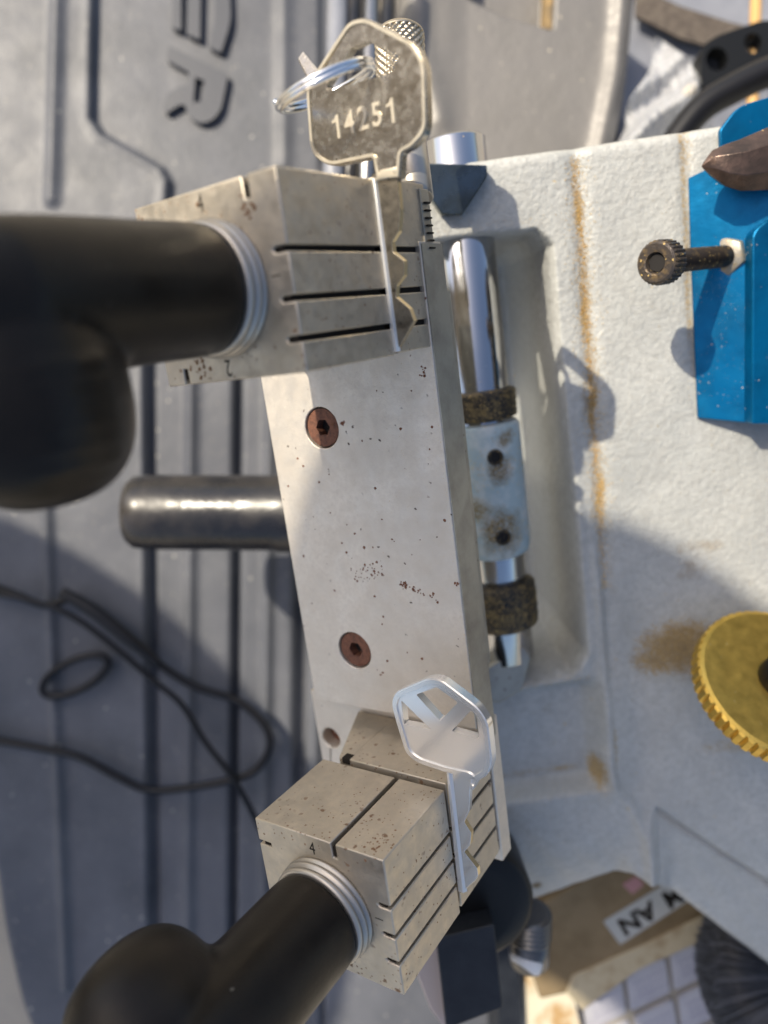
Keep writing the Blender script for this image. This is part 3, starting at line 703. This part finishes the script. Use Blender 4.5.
# ================================================================== KEYS
def key(name, z, px_bow, px_holes, px_blade, label, mt, th, rim, rimw, rr=1.6, mr=None):
    root = empty(name, tuple(FJ @ hit(FJ, *px_blade[0], 2, z)), FJ)
    tag(root, label, 'key')
    bow = H2(FJ, px_bow, z); holes = [H2(FJ, h, z) for h in px_holes]
    b = MB(); bow_r = rounded(bow, rr, 5); hr = [rounded(h, .45, 3) for h in holes]
    b.prism(bow_r, z-th, z, holes=hr); bo = b.build('bow', mt, root, FJ, bevel=.25)
    if rim:
        r = MB(); r.prism(offset_poly(bow_r, .25), z, z+.35, holes=[offset_poly(bow_r, rimw)]); r.build('bow_rim', mr, bo, FJ, bevel=.16)
    bl = MB(); blade = H2(FJ, px_blade, z-.5)
    bl.prism(blade, z-th+.2, z-.5); bd_ = bl.build('blade', m_blade1 if mt is m_key1 else m_rim2, root, FJ, bevel=.08)
    return root, bo, bd_, blade
bow1 = [(329, 167), (311, 154), (306, 87), (349, 21), (366, 17), (415, 43), (426, 64), (427.5, 131), (412, 148), (402, 153), (400, 178), (377, 180), (373, 158)]
hole1 = [(328, 91), (326, 86), (351, 48), (367, 41), (399, 56), (393, 72)]
z1 = -28.0
blade1 = [(372, 174), (399, 174), (397.5, 182), (400, 209), (398.6, 231), (391.8, 242), (393, 252), (404, 261), (404, 275), (396, 286), (396, 297), (409.5, 309), (413.6, 321), (395, 354), (393, 350)]
k1, bo1, bd1, bl1 = key('door_key', z1, bow1, [hole1], blade1, 'dull nickel key stamped 14251 clamped in the upper vise with a ring through its bow', m_key1, 2.0, True, .8, [2.2, 3.2, 2, 2, 2, 2.2, 2.2, 3.2, 1, .6, 0, 0, .5], m_rim)
t = MB(); dr = (hit(FJ, 395, 113, 2, z1)-hit(FJ, 333, 131, 2, z1)); cp = hit(FJ, 363.5, 119.5, 2, z1)
dr.normalize(); up1 = V((0, 0, 1)).cross(dr)
for i_, ch_ in enumerate('14251'):
    if ch_ == '1':
        c_ = cp+dr*((i_-2)*3.1+.1); pr1 = [(-.05, -2.0), (.55, -2.0), (.55, 2.1), (.1, 2.1), (-.35, 1.45), (-1.0, 1.25), (-1.0, .8), (-.05, .95)]
        m_ = len(pr1); t.add([c_+dr*x+up1*y+V((0, 0, z)) for z in (.22, -.1) for x, y in pr1], [tuple(range(m_)), tuple(range(2*m_-1, m_-1, -1))]+[(i, (i+1) % m_, m_+(i+1) % m_, m_+i) for i in range(m_)])
    else: add_text(t, ch_, 5.6, cp+dr*(i_-2)*3.1, dr, up1, ext=.2, bev=.03, bold=.06, sx=.88)
t.build('stamped_number', m_digit, bo1, FJ)
# milled spine and shoulder of both keys
def spine(z, top, bot, w, par):
    a = hit(FJ, *top, 2, z); b = hit(FJ, *bot, 2, z); q = MB(); d = V((1, 0, 0))
    q.add([a-d*.25, b-d*.5, b+d*w*.55, a+d*w*.2, a-d*.25-V((0, 0, 1)), b-d*.5-V((0, 0, 1)), b+d*w-V((0, 0, .9)), a+d*w*.8-V((0, 0, .9))],
          [(0, 1, 2, 3), (3, 2, 6, 7), (0, 3, 7, 4), (1, 5, 6, 2), (4, 7, 6, 5), (0, 4, 5, 1)])
    q.build('milled_spine', m_edge, par, FJ, bevel=.05)
spine(z1+.1, (373, 178), (395, 352), .75, bd1)
q = MB(); q.prism(H2(FJ, [(374, 181), (379, 170), (398, 166), (397, 172), (386, 179)], z1+.3), z1-.4, z1+.3); q.build('shoulder', m_digit, bd1, FJ, bevel=.3)

z2 = -26.0
bow2 = [(391.5, 703), (395.5, 692), (428, 678), (441, 679), (478, 707), (488, 722), (492.5, 762), (488.5, 775), (477, 781), (473, 791), (469, 787), (472, 778), (447, 772.5), (418.6, 763), (406, 753), (396.5, 722)]
h2 = [[(401, 700), (404, 724.5), (431, 729.5)], [(416, 694.5), (437, 687), (458, 702.5), (440, 721)], [(471, 710.5), (451.5, 731), (479, 739), (477, 717)]]
blade2 = [(447, 770), (470, 776), (470, 784), (469, 812), (464, 822), (471, 833), (470, 845), (464, 852), (477, 868.6), (478, 875.6), (476, 880), (460, 893.5), (458.5, 888)]
k2, bo2, bd2, bl2 = key('house_key', z2, bow2, h2, blade2, 'bright silver key with three-holed bow clamped in the lower vise', m_key2, 2.1, True, 1.35, 1.6, m_rim2)
spine(z2+.1, (447.5, 773), (460, 892), 1.5, bd2)
for (par, pts_) in ((bd1, blade1[2:13]), (bd2, blade2[3:12])):
    z = z1 if par is bd1 else z2; pp = [V((*p, 0)) for p in H2(FJ, pts_, z-.5)]; q = MB()
    for a, b in zip(pp, pp[1:]):
        n = V(((b-a).y, -(b-a).x, 0)).normalized(); n = n if n.x > 0 else -n
        q.add([a+V((0, 0, z-.55)), b+V((0, 0, z-.55)), b+n*.03+V((0, 0, z-1.75)), a+n*.03+V((0, 0, z-1.75)), a-n*.2+V((0, 0, z-.55)), b-n*.2+V((0, 0, z-.55)), b-n*.2+V((0, 0, z-1.75)), a-n*.2+V((0, 0, z-1.75))],
              [(0, 1, 2, 3), (4, 5, 6, 7), (0, 1, 5, 4), (1, 2, 6, 5), (2, 3, 7, 6), (3, 0, 4, 7)])
    q.build('key_cuts', m_brasscut, par, FJ)

# key ring (double coil) and small tag behind
rc = P(325, 87, 143); ea = (P(277, 106, 140)-P(372, 66, 140)).normalized()
eb = (V((-.02, .30, -.93))); eb = (eb-ea*eb.dot(ea)).normalized(); q = MB(); pts_ = []
for i in range(60):
    w = 2*math.pi*i/30; off = (i/60-.5)*1.7; ez_ = ea.cross(eb)
    pts_.append(rc+(ea*math.cos(w)+eb*math.sin(w))*9.6+ez_*off*1.0)
q.tube(pts_, .62, 12, sub=4)
kr = q.build('key_ring', m_ringm, None, FW); tag(kr, 'small double coil steel ring through the bow of the stamped key', 'key ring')
q = MB(); q.prism([tuple(P(x, y, 152).xy) for x, y in rounded([(298, 58), (303, 51), (322, 74), (332, 90), (318, 96), (309, 80)], 1)], P(0, 0, 153.4).z, P(0, 0, 152).z)
tgk = q.build('key_tag', m_key1, None, FW, bevel=.25); tag(tgk, 'small flat brass coloured tag hanging on the key ring behind the stamped key', 'key tag')

m_letter = mat('raised letter plastic', (.062, .067, .08), 0, .42, spec=.35, bump=[(900, .0001)])
# ================================================================== BLACK TOOL CASE (left)
CD = 372.0; sc = CD/F
def cp_(x, y): return ((x-384)*sc, (512-y)*sc)
xs = np.arange(cp_(-90, 0)[0], cp_(520, 0)[0], .9); ys = np.arange(cp_(0, 1110)[1], cp_(0, -90)[1], .9); X, Y = np.meshgrid(xs, ys)
outl = rounded([cp_(*p) for p in ((-60, -80), (343, -80), (345, 205), (398, 225), (400, 900), (500, 935), (510, 1090), (60, 1090), (22, 1018), (2, 930), (-8, 860), (-60, 700))], [0, 0, 10, 10, 10, 10, 0, 20, 14, 10, 10, 0], 6)
d = sdf(X, Y, outl)
step = [cp_(*p) for p in ((93, -90), (89, 118), (100, 134), (160, 168), (167, 180), (163, 230), (146, 300), (147, 560), (152, 1000), (400, 1100), (520, 1100), (520, -90))]
st = sdf(X, Y, step)
Zc = -4.5*ss(-st, -.4, 2.2)+.7*np.exp(-((st+0.0-1.6)/2.2)**2)
def gr(px, py0, py1, w, dep, px2=None):
    l = [cp_(px, py0), cp_(px2 or px, py1)]; return dep*np.exp(-(pl(X, Y, l)/w)**2)
Zc = Zc+gr(236, 365, 1000, 1.7, -9, 230)+gr(302, 330, 1050, 2.8, -9, 296)+gr(147, 330, 980, 1.7, -7, 152)+gr(318, 400, 1050, 1.0, -4, 322)
Zc = Zc+gr(60, -60, 200, 3.0, 2.8, 52)+gr(45, 450, 985, 2.4, 3.4, 68)+gr(190, 300, 1010, 2.6, 3.4, 186)+gr(270, 330, 1000, 2.4, 3.2, 262)+gr(283, -60, 160, 3.5, 1.8)
Zc = Zc-2.5*ss(X, *sorted((cp_(316, 0)[0], cp_(322, 0)[0])))*ss(Y, *sorted((cp_(0, 190)[1], cp_(0, 150)[1])))
Zc = Zc+.18*np.sin(X*.05)*np.sin(Y*.04+1)
r = 5; t = np.clip((d+r)/r, 0, 1); Zc = Zc-r*(1-np.sqrt(np.clip(1-t*t, 0, 1)))*.9
Zc = np.where(d > 0, Zc-40*np.clip(d/2.0, 0, 1), Zc)
case = empty('tool_case', (0, 0, 0)); case.matrix_basis = Matrix.Translation((-.1, -.05, .003)); WM[case.name] = case.matrix_basis.copy()
tag(case, 'dusty grey black plastic tool case with ribs and raised letters lying under the machine', 'tool case')
FCs = Matrix.Translation((0, 0, HC-CD))
shell = sheet('case_shell', X, Y, np.maximum(Zc, -44), d < 2.6, m_case, case, FCs)
lz = -4.2
def letter(polys, holes, nm):
    q = MB(); q.prism([cp_(*p) for p in polys], lz-.8, lz+3.4, holes=[[cp_(*p) for p in h] for h in holes]); return q.build(nm, m_letter, shell, FCs, bevel=1.1, seg=3)
letter(rounded([(168, 44), (228, 73), (221, 108), (213, 119), (201, 123), (190, 118), (184, 104), (179, 104), (165, 113), (162, 106), (168, 92), (179, 85), (188, 84), (188, 71), (166, 59)], [2, 4, 5, 6, 6, 5, 2, 2, 3, 2, 3, 3, 2, 1, 2], 4), [[(195, 76), (204, 80), (201, 101), (193, 101)]], 'raised_letter')
q = MB()
q.prism([cp_(*p) for p in rounded([(176, -80), (228, -62), (231, 20), (221, 52), (208, 46), (214, 20), (214, -30), (201, -34), (200, 39), (186, 33), (188, -40), (181, -42), (181, 30), (171, 26), (173, -60)], [3, 10, 10, 3, 3, 6, 3, 3, 2, 2, 3, 3, 2, 2, 3], 4)], lz-.8, lz+3.4)
q.build('raised_letter', m_letter, shell, FCs, bevel=1.1, seg=3)

q = MB(); q.prism([tuple(P(x, y, 340).xy) for x, y in rounded([(497, 925), (519, 925), (524, 1090), (499, 1090)], 1)], HC-372-20, HC-340); q.build('dark_strip', m_navy, case, FW, bevel=1.5)  # dark strip in the gap between rubber block and stained paper
# chrome and black tubes at the top
for nm, x, rr, mt, lab in (('chrome_tube', 371, 3.4, mat('dull chrome tube', (.34, .33, .32), .9, .25), 'thin chrome tube standing out past the top of the stamped key'),
                           ('black_tube', 354, 2.9, m_tube, 'black tube left of the chrome tube above the stamped key'),
                           ('dark_tube', 388, 2.9, m_tube, 'dark tube right of the chrome tube behind the knurled knob'),
                           ('grey_tube', 338, 3.2, m_blueg, 'thick grey tube on the edge of the case above the key ring')):
    q = MB(); q.cyl(P(x+2, -60, 300), P(x-8, 320, 300), rr if nm != 'grey_tube' else 4.2, 32, .5); tag(q.build(nm, mt, None, FW), lab, 'tube', 'tubes behind the stamped key')

# black cords on the case
zc_ = 366
def cord(name, pts, r, label):
    q = MB(); q.tube([P(x, y, zc_+(dz if len(p) > 2 else 0)) for p in pts for x, y, dz in [(p[0], p[1], p[2] if len(p) > 2 else 0)]], r, 10); tag(q.build(name, m_cord, None, FW), label, 'cord')
cord('power_cord', [(-30, 578), (10, 592), (45, 605), (72, 600), (100, 618), (140, 650), (190, 684), (235, 700), (262, 722), (270, 745), (258, 768), (235, 779), (195, 787), (150, 790), (118, 777), (80, 757), (40, 748), (-20, 737)], 2.0, 'black cord looping from the left edge across the case ribs and back')
cord('thin_cord', [(-30, 590, -4), (30, 600, -4), (75, 618, -4), (120, 652, -4), (155, 682, -4), (182, 705, -4), (205, 742, -4), (232, 777, -5), (252, 812, -3), (275, 860), (300, 910)], 1.5, 'thin black cord running diagonally down to the lower vise')
q = MB(); q.tube([P(75+34*math.cos(w)*.96-10*math.sin(w)*.3, 676-14*math.cos(w)-15*math.sin(w), zc_) for w in [2*math.pi*k/14 for k in range(14)]], 1.9, 10, closed=True)
tag(q.build('cord_loop', m_cord, None, FW), 'small closed loop of black cord lying on the case', 'cord')
q = MB(); q.tube([P(62, 592, 360), P(95, 612, 360), P(130, 640, 360), P(160, 664, 361)], [2.6, 3.4, 3.0, 1.8], 12)
tag(q.build('cord_plug', m_cord, None, FW), 'slim black plug at the bend of the looping cord', 'plug')

# ================================================================== SILVER PLASTIC BOX (top middle)
SD = 322.0; s2 = SD/F
def sp_(x, y): return ((x-384)*s2, (512-y)*s2)
xs = np.arange(sp_(380, 0)[0], sp_(660, 0)[0], .9); ys = np.arange(sp_(0, 330)[1], sp_(0, -80)[1], .9); X, Y = np.meshgrid(xs, ys)
outl = rounded([sp_(*p) for p in ((400, -70), (646, -70), (630, 90), (612, 170), (600, 300), (400, 300))], [0, 0, 10, 10, 0, 0], 6)
d = sdf(X, Y, outl)
win = sdf(X, Y, [sp_(*p) for p in ((470, -80), (560, -80), (553, 26), (505, 12), (470, -5))])
Zs = -14*ss(-win, -1, 3)
Zs = Zs+3.0*np.exp(-(pl(X, Y, [sp_(628, -60), sp_(617, 70), sp_(600, 150)])/4.0)**2)
Zs = Zs+2.2*np.exp(-(pl(X, Y, [sp_(423, -60), sp_(420, 40), sp_(440, 120)])/5.0)**2)
Zs = Zs-1.6*ss(X, *sorted((sp_(440, 0)[0], sp_(470, 0)[0])))
r = 9; t = np.clip((d+r)/r, 0, 1); Zs = Zs-r*(1-np.sqrt(np.clip(1-t*t, 0, 1)))*.9
Zs = np.where(d > 0, Zs-90*np.clip(d/2.5, 0, 1), Zs)
sb = sheet('silver_box', X, Y, np.maximum(Zs, -97), d < 3.2, m_silver, None, Matrix.Translation((0, 0, HC-SD)))
tag(sb, 'large silver grey moulded plastic box behind the upper edge of the machine', 'plastic box')
q = MB(); q.prism([sp_(*p) for p in ((547, -40), (556, -40), (553, 24), (546, 24))], HC-SD-12, HC-SD-3); tag(q.build('brass_strip', mat('dusty brass strip', (.34, .23, .10), .2, .7, var=(300, (.16, .12, .07), .4, .6)), None, FW), 'narrow strip of brass dust in the dark slot of the silver box', 'brass strip')

# --- things at the upper right
q = MB(); q.prism([tuple(P(x, y, 392).xy) for x, y in rounded([(628, -60), (900, -60), (900, 260), (610, 260)], 4)], 0.5, HC-392); tag(q.build('plastic_crate', m_blueg, None, FW, bevel=1.5), 'blue grey plastic crate surface behind the plastic bag', 'crate')
q = MB(); vs = []
band_ = [(636, -14, 22), (680, 6, 24), (730, 22, 22), (790, 36, 22), (850, 50, 22)]
top = [P(x, y, 384) for x, y, w in band_]; bot = [P(x, y+w+8, 384) for x, y, w in band_]
n = len(band_); q.add(top+bot+[p-V((0, 0, 2)) for p in top+bot], [(i, i+1, n+i+1, n+i) for i in range(n-1)]+[(2*n+i, 3*n+i, 3*n+i+1, 2*n+i+1) for i in range(n-1)]+[(i, 2*n+i, 2*n+i+1, i+1) for i in range(n-1)]+[(n+i, n+i+1, 3*n+i+1, 3*n+i) for i in range(n-1)]+[(0, n, 3*n, 2*n), (n-1, 3*n-1, 4*n-1, 2*n-1)], False)
tag(q.build('webbing_strap', m_strap, None, FW), 'brown woven strap crossing the upper right corner', 'strap')
q = MB(); q.prism([tuple(P(x, y, 320).xy) for x, y in rounded([(702, 46), (716, 36), (762, 20), (800, 22), (800, 66), (745, 78), (706, 92), (700, 78)], 7, 6)], P(0, 0, 330).z, P(0, 0, 320).z,
                  holes=[[tuple(P(717+11*math.cos(w), 59+12*math.sin(w), 320).xy) for w in [2*math.pi*k/20 for k in range(20)]], [tuple(P(753+9*math.cos(w), 43+10*math.sin(w), 320).xy) for w in [2*math.pi*k/20 for k in range(20)]]])
cn = q.build('connector', m_rubber, None, FW, bevel=1.4, seg=3); tag(cn, 'black plastic clip with two round holes beside the thick cable', 'clip')
q = MB(); q.cyl(P(717, 58, 331), P(717, 58, 327), 5, 24, .3); q.build('hole_backing', m_navy, cn, FW)
q = MB(); q.tube([P(668, 150, 300), P(700, 110, 298), P(735, 88, 296), P(775, 70, 294), P(840, 50, 292)], [5, 5.4, 5.6, 5.6, 5.6], 20)
tag(q.build('thick_cable', m_cord, None, FW), 'thick black cable curving behind the blue bracket', 'cable')
q = MB(); q.cyl(P(758, -60, 340), P(752, 120, 322), 2.4, 16, .3); tag(q.build('bamboo_stick', m_wood, None, FW), 'thin bamboo stick passing through the black clip', 'stick')
q = MB(); q.ellipsoid(P(690, 90, 322), (V((3.2, 1, 0)), V((0, 2.4, 0)), V((0, 0, 2.2))), 16, 12); tag(q.build('brass_nugget', m_dust, None, FW), 'small lump of brass shavings beside the thick cable', 'shavings')
# crumpled clear bag
nx, ny = 46, 36; vs = []; fs = []
quad = [(612, 150), (660, 36), (716, 76), (712, 158)]
for j in range(ny):
    for i in range(nx):
        u, v = i/(nx-1), j/(ny-1)
        x = (quad[0][0]*(1-u)+quad[3][0]*u)*(1-v)+(quad[1][0]*(1-u)+quad[2][0]*u)*v
        y = (quad[0][1]*(1-u)+quad[3][1]*u)*(1-v)+(quad[1][1]*(1-u)+quad[2][1]*u)*v
        zz = 5*math.sin(u*7+v*4)+3.5*math.sin(u*13-v*11+1)+2*abs(math.sin(u*23+v*17))+8*math.sin(math.pi*u)*math.sin(math.pi*v)
        x += 6*math.sin(v*11)*(1-u)*.6
        vs.append(P(x, y, 332-zz*1.1))
for j in range(ny-1):
    for i in range(nx-1): fs.append((j*nx+i, j*nx+i+1, (j+1)*nx+i+1, (j+1)*nx+i))
q = MB(); q.add(vs, fs, True); bg = q.build('plastic_bag', m_bag, None, FW); tag(bg, 'crumpled clear plastic bag lying behind the top edge of the machine', 'bag')
m = bg.modifiers.new('thick', 'SOLIDIFY'); m.thickness = .00012

# ================================================================== CARDBOARD BOX (lower right)
BD = 330
def xy(x, y, dd=BD): return tuple(P(x, y, dd).xy)
box = empty('cardboard_box', (P(620, 940, 420).x, P(620, 940, 420).y, 0))
tag(box, 'small tan cardboard box with a white AN label below the machine', 'box')
q = MB(); q.prism([xy(*p) for p in ((520, 915), (636, 850), (720, 920), (575, 992), (540, 1000))], .5, HC-BD); lid = q.build('box_body', m_card, box, FW, bevel=1.2)
q = MB(); q.prism([xy(*p) for p in rounded([(566, 992), (572, 975), (640, 945), (722, 905), (735, 930), (690, 946), (640, 968), (582, 1010)], 2)], HC-BD-14, HC-BD+.8); q.build('box_lip', m_cardedge, box, FW, bevel=1)
q = MB(); q.prism([xy(*p) for p in ((603, 921), (690, 868), (704, 890), (620, 944))], HC-BD, HC-BD+.5); lb = q.build('box_label', m_label, box, FW)
q = MB(); rdir = P(610, 936, BD)-P(680, 893, BD); up_ = V((0, 0, 1)).cross(rdir)
add_text(q, 'AN', 10.5, P(637, 918, BD-.6), rdir, up_, ext=.1, bold=.35, sx=1.15)
add_text(q, 'M', 10.5, P(672.5, 896.5, BD-.6), rdir, up_, ext=.1, bold=.35); q.build('printed_letters', m_ink, lb, FW)
q = MB(); q.prism([xy(*p) for p in rounded([(622, 884), (636, 876), (644, 884), (632, 894)], 2)], HC-BD, HC-BD+.5); q.build('pink_print', m_pink, box, FW)
TD = 352
tr = empty('sorting_tray', (P(640, 1000, 420).x, P(640, 1000, 420).y, 0)); tag(tr, 'yellowed tray filled with rounded white labelled tiles beside the brush', 'tray')
q = MB(); q.prism([xy(x, y, TD) for x, y in ((560, 1030), (700, 915), (860, 960), (860, 1120), (560, 1120))], .5, HC-TD); q.build('tray_base', m_tray, tr, FW, bevel=1)
ux, uy = (44, -21), (17, 42)
for i in range(-1, 4):
    for j in range(-1, 3):
        cx, cy = 604+ux[0]*i+uy[0]*j*.0+j*8+ux[0]*0, 1018+ux[1]*i+uy[1]*(j-.3)
        if cy < 930 or cx > 740: continue
        c4 = [(cx-ux[0]*.46-uy[0]*.1, cy-ux[1]*.46-uy[1]*.44), (cx+ux[0]*.46-3, cy+ux[1]*.46-uy[1]*.44), (cx+ux[0]*.46+3, cy+ux[1]*.46+uy[1]*.44), (cx-ux[0]*.46+3, cy-ux[1]*.46+uy[1]*.44)]
        q = MB(); q.prism([xy(a, b, TD-2.5) for a, b in rounded(c4, 5, 4)], HC-TD, HC-TD+2.5); ti = q.build('tile', m_tile, tr, FW, bevel=.6)
        q = MB()
        for l in range(3):
            for w_ in range(5):
                bx = cx-13+w_*6+l*2; by_ = cy+7-w_*2.9+(l-1)*6-2
                q.prism([xy(a, b, TD-2.6) for a, b in ((bx, by_), (bx+4.2, by_-2), (bx+4.4, by_+1.2-2), (bx+.3, by_+1.8))], HC-TD+2.45, HC-TD+2.62)
        q.build('tile_print', m_scrib, ti, FW)
q = MB(); q.prism([xy(x, y, 345) for x, y in [(528, 948), (546, 938), (560, 950), (566, 975), (574, 1000), (584, 1040), (530, 1060), (524, 990)]], HC-346, HC-345)
tag(q.build('stained_paper', m_paper, None, FW), 'cream paper scrap with orange rust stains under the ribbed screw', 'paper')

# ================================================================== brass filings (uncountable)
fl_v = []; fl_f = []
def flake(p, n, s):
    a = n.orthogonal().normalized(); w = random.random()*6.28; a = (a*math.cos(w)+n.cross(a)*math.sin(w)); b = n.cross(a)
    tz = random.uniform(-.5, .5); o = len(fl_v)
    fl_v.extend([p+a*s+n*(s*(.3+tz)), p+b*s*.6+n*s*.2, p-a*s*.9+n*s*.3, p+n*s*.9]); fl_f.extend([(o, o+1, o+3), (o+1, o+2, o+3), (o+2, o, o+3), (o, o+2, o+1)])
def on_body(x, y, s):
    z, dd = housing_height(np.array([[x]]), np.array([[y]]))
    flake(FB @ V((x, y, float(z[0, 0])+.02)), (FB.to_3x3() @ V((0, 0, 1))), s)
for _ in range(2600): on_body(random.gauss(1.0, .9), random.uniform(-60, 68), random.uniform(.1, .34))
for _ in range(1500): on_body(random.gauss(1.0, 2.2), random.uniform(-40, 66), random.uniform(.1, .32))
for _ in range(260): on_body(random.gauss(30.5, 1.2), random.uniform(-5, 66), random.uniform(.06, .18))
for _ in range(1500): on_body(random.uniform(-45, 55), random.uniform(-95, 68), random.uniform(.06, .17))
for _ in range(300): on_body(random.uniform(-35, -6), random.gauss(-89.5, 1.2), random.uniform(.07, .2))
for _ in range(300): on_body(random.uniform(-36, -2), random.gauss(-130, 1.5), random.uniform(.07, .2))
for _ in range(250): on_body(random.uniform(-46, -8), random.gauss(52, 1.0), random.uniform(.06, .16))
for _ in range(500):
    c = pxy(680, 645); on_body(c[0]+random.gauss(0, 8), c[1]+random.gauss(0, 6), random.uniform(.06, .18))
for _ in range(260):
    c = pxy(600, 778); on_body(c[0]+random.gauss(0, 1.5), c[1]+random.gauss(0, 4), random.uniform(.08, .2))
for cy_, rr_ in ((by(490, 405), 11.3), (by(508, 610), 11.8), (by(500, 535), 11.4), (by(495, 470), 11.4)):
    for _ in range(320):
        w = random.gauss(math.pi/2, .75); y_ = cy_+random.gauss(0, 3.4)
        flake(FB @ V((RX+rr_*math.cos(w), y_, RN+rr_*math.sin(w))), (FB.to_3x3() @ V((math.cos(w), 0, math.sin(w)))).normalized(), random.uniform(.1, .34))
for _ in range(500):
    x, y = random.uniform(-50, 0), random.uniform(-125, -34)
    flake(FJ @ V((x, y, PT+.01)), (FJ.to_3x3() @ V((0, 0, 1))), random.uniform(.04, .11))
for _ in range(160): flake(FJ @ V((random.gauss(-.6, .5), random.uniform(-125, -34), PT+.01)), (FJ.to_3x3() @ V((0, 0, 1))), random.uniform(.05, .14))
for _ in range(350):   # dust on the blue flange
    p = flat(random.uniform(695, 750), random.uniform(235, 415), .01); flake(FB @ p, (FB.to_3x3() @ nrm), random.uniform(.04, .13))
for _ in range(220):
    p = flat(random.gauss(722, 10), random.gauss(278, 10), .01); flake(FB @ p, (FB.to_3x3() @ nrm), random.uniform(.05, .13))
q = MB(); q.add(fl_v, fl_f); tag(q.build('brass_filings', m_dust, None, FW), 'scattered brass filings caught in the creases of the grey housing', 'filings', kind='stuff')

# ================================================================== the photographer, left of the frame
pm = MB()
for c, a, b_, c_ in (((-248, 138, 260), (68, 0, 0), (0, 96, 0), (0, 0, 105)), ((-335, 82, 150), (80, 30, 60), (-30, 42, 0), (-40, 0, 46)),
                     ((-470, 60, 50), (110, 70, 20), (-130, 150, 20), (30, 0, -110)), ((-600, -60, -80), (150, 90, 60), (-110, 140, 0), (60, 0, -130)),
                     ((-640, 60, -180), (90, 0, 0), (0, 100, 0), (0, 0, 190)), ((-640, 0, -330), (60, 0, 0), (0, 60, 0), (0, 0, 150)), ((-640, 140, -330), (60, 0, 0), (0, 60, 0), (0, 0, 150)),
                     ((-560, -60, 10), (45, -70, -40), (45, 20, 0), (0, 10, 48))):
    pm.ellipsoid(V(c)+V((0, 0, HC))+V((-.66, .49, 1))*(210 if c[2] > -100 else 60+.5*(c[2]+330)), (V(a), V(b_), V(c_)), 32, 20)
per = pm.build('person', mat('sand coloured clothing', (.42, .37, .30), 0, .9), None, FW)
rm = per.modifiers.new('skin', 'REMESH'); rm.mode = 'VOXEL'; rm.voxel_size = .014; rm.use_smooth_shade = True
sm_ = per.modifiers.new('soft', 'SMOOTH'); sm_.iterations = 6
tag(per, 'person in sand coloured clothes crouching at the left and leaning over the machine', 'person')

# ================================================================== light, sky, camera
sdir = V((0.66, -0.49, -1.0)).normalized()      # direction the sunlight travels
sun = bpy.data.lights.new('sun', 'SUN'); sun.energy = 4.5; sun.angle = math.radians(.55); sun.color = (1, .90, .73)
so = bpy.data.objects.new('sun', sun); COL.objects.link(so); so.rotation_euler = sdir.to_track_quat('-Z', 'Y').to_euler(); so.location = (-.7, .5, 1.5)
ts = -sdir; elev = math.asin(ts.z); az = math.atan2(ts.x, ts.y)
w = bpy.data.worlds.new('World'); scene.world = w; w.use_nodes = True; nt = w.node_tree
bgd = nt.nodes['Background']; sky = nt.nodes.new('ShaderNodeTexSky'); sky.sky_type = 'NISHITA'; sky.sun_disc = False
sky.sun_elevation = elev; sky.sun_rotation = az; nt.links.new(sky.outputs[0], bgd.inputs['Color']); bgd.inputs['Strength'].default_value = .15
sky.air_density = .9; sky.dust_density = 3.0; sky.ozone_density = .5
cam = bpy.data.cameras.new('camera'); co = bpy.data.objects.new('camera', cam); COL.objects.link(co); co.location = (0, 0, HC*S)
cam.sensor_fit = 'VERTICAL'; cam.sensor_height = 36; cam.sensor_width = 27; cam.lens = F/1024*36; cam.clip_start = .005; cam.clip_end = 200
cam.dof.use_dof = True; cam.dof.focus_distance = .172; cam.dof.aperture_fstop = 8.5; cam.dof.aperture_blades = 0
scene.camera = co
vs_ = scene.view_settings; vs_.view_transform = 'Standard'; vs_.look = 'None'; vs_.gamma = 1; vs_.exposure = 0.33; vs_.use_curve_mapping = False
scene.cycles.use_denoising = True
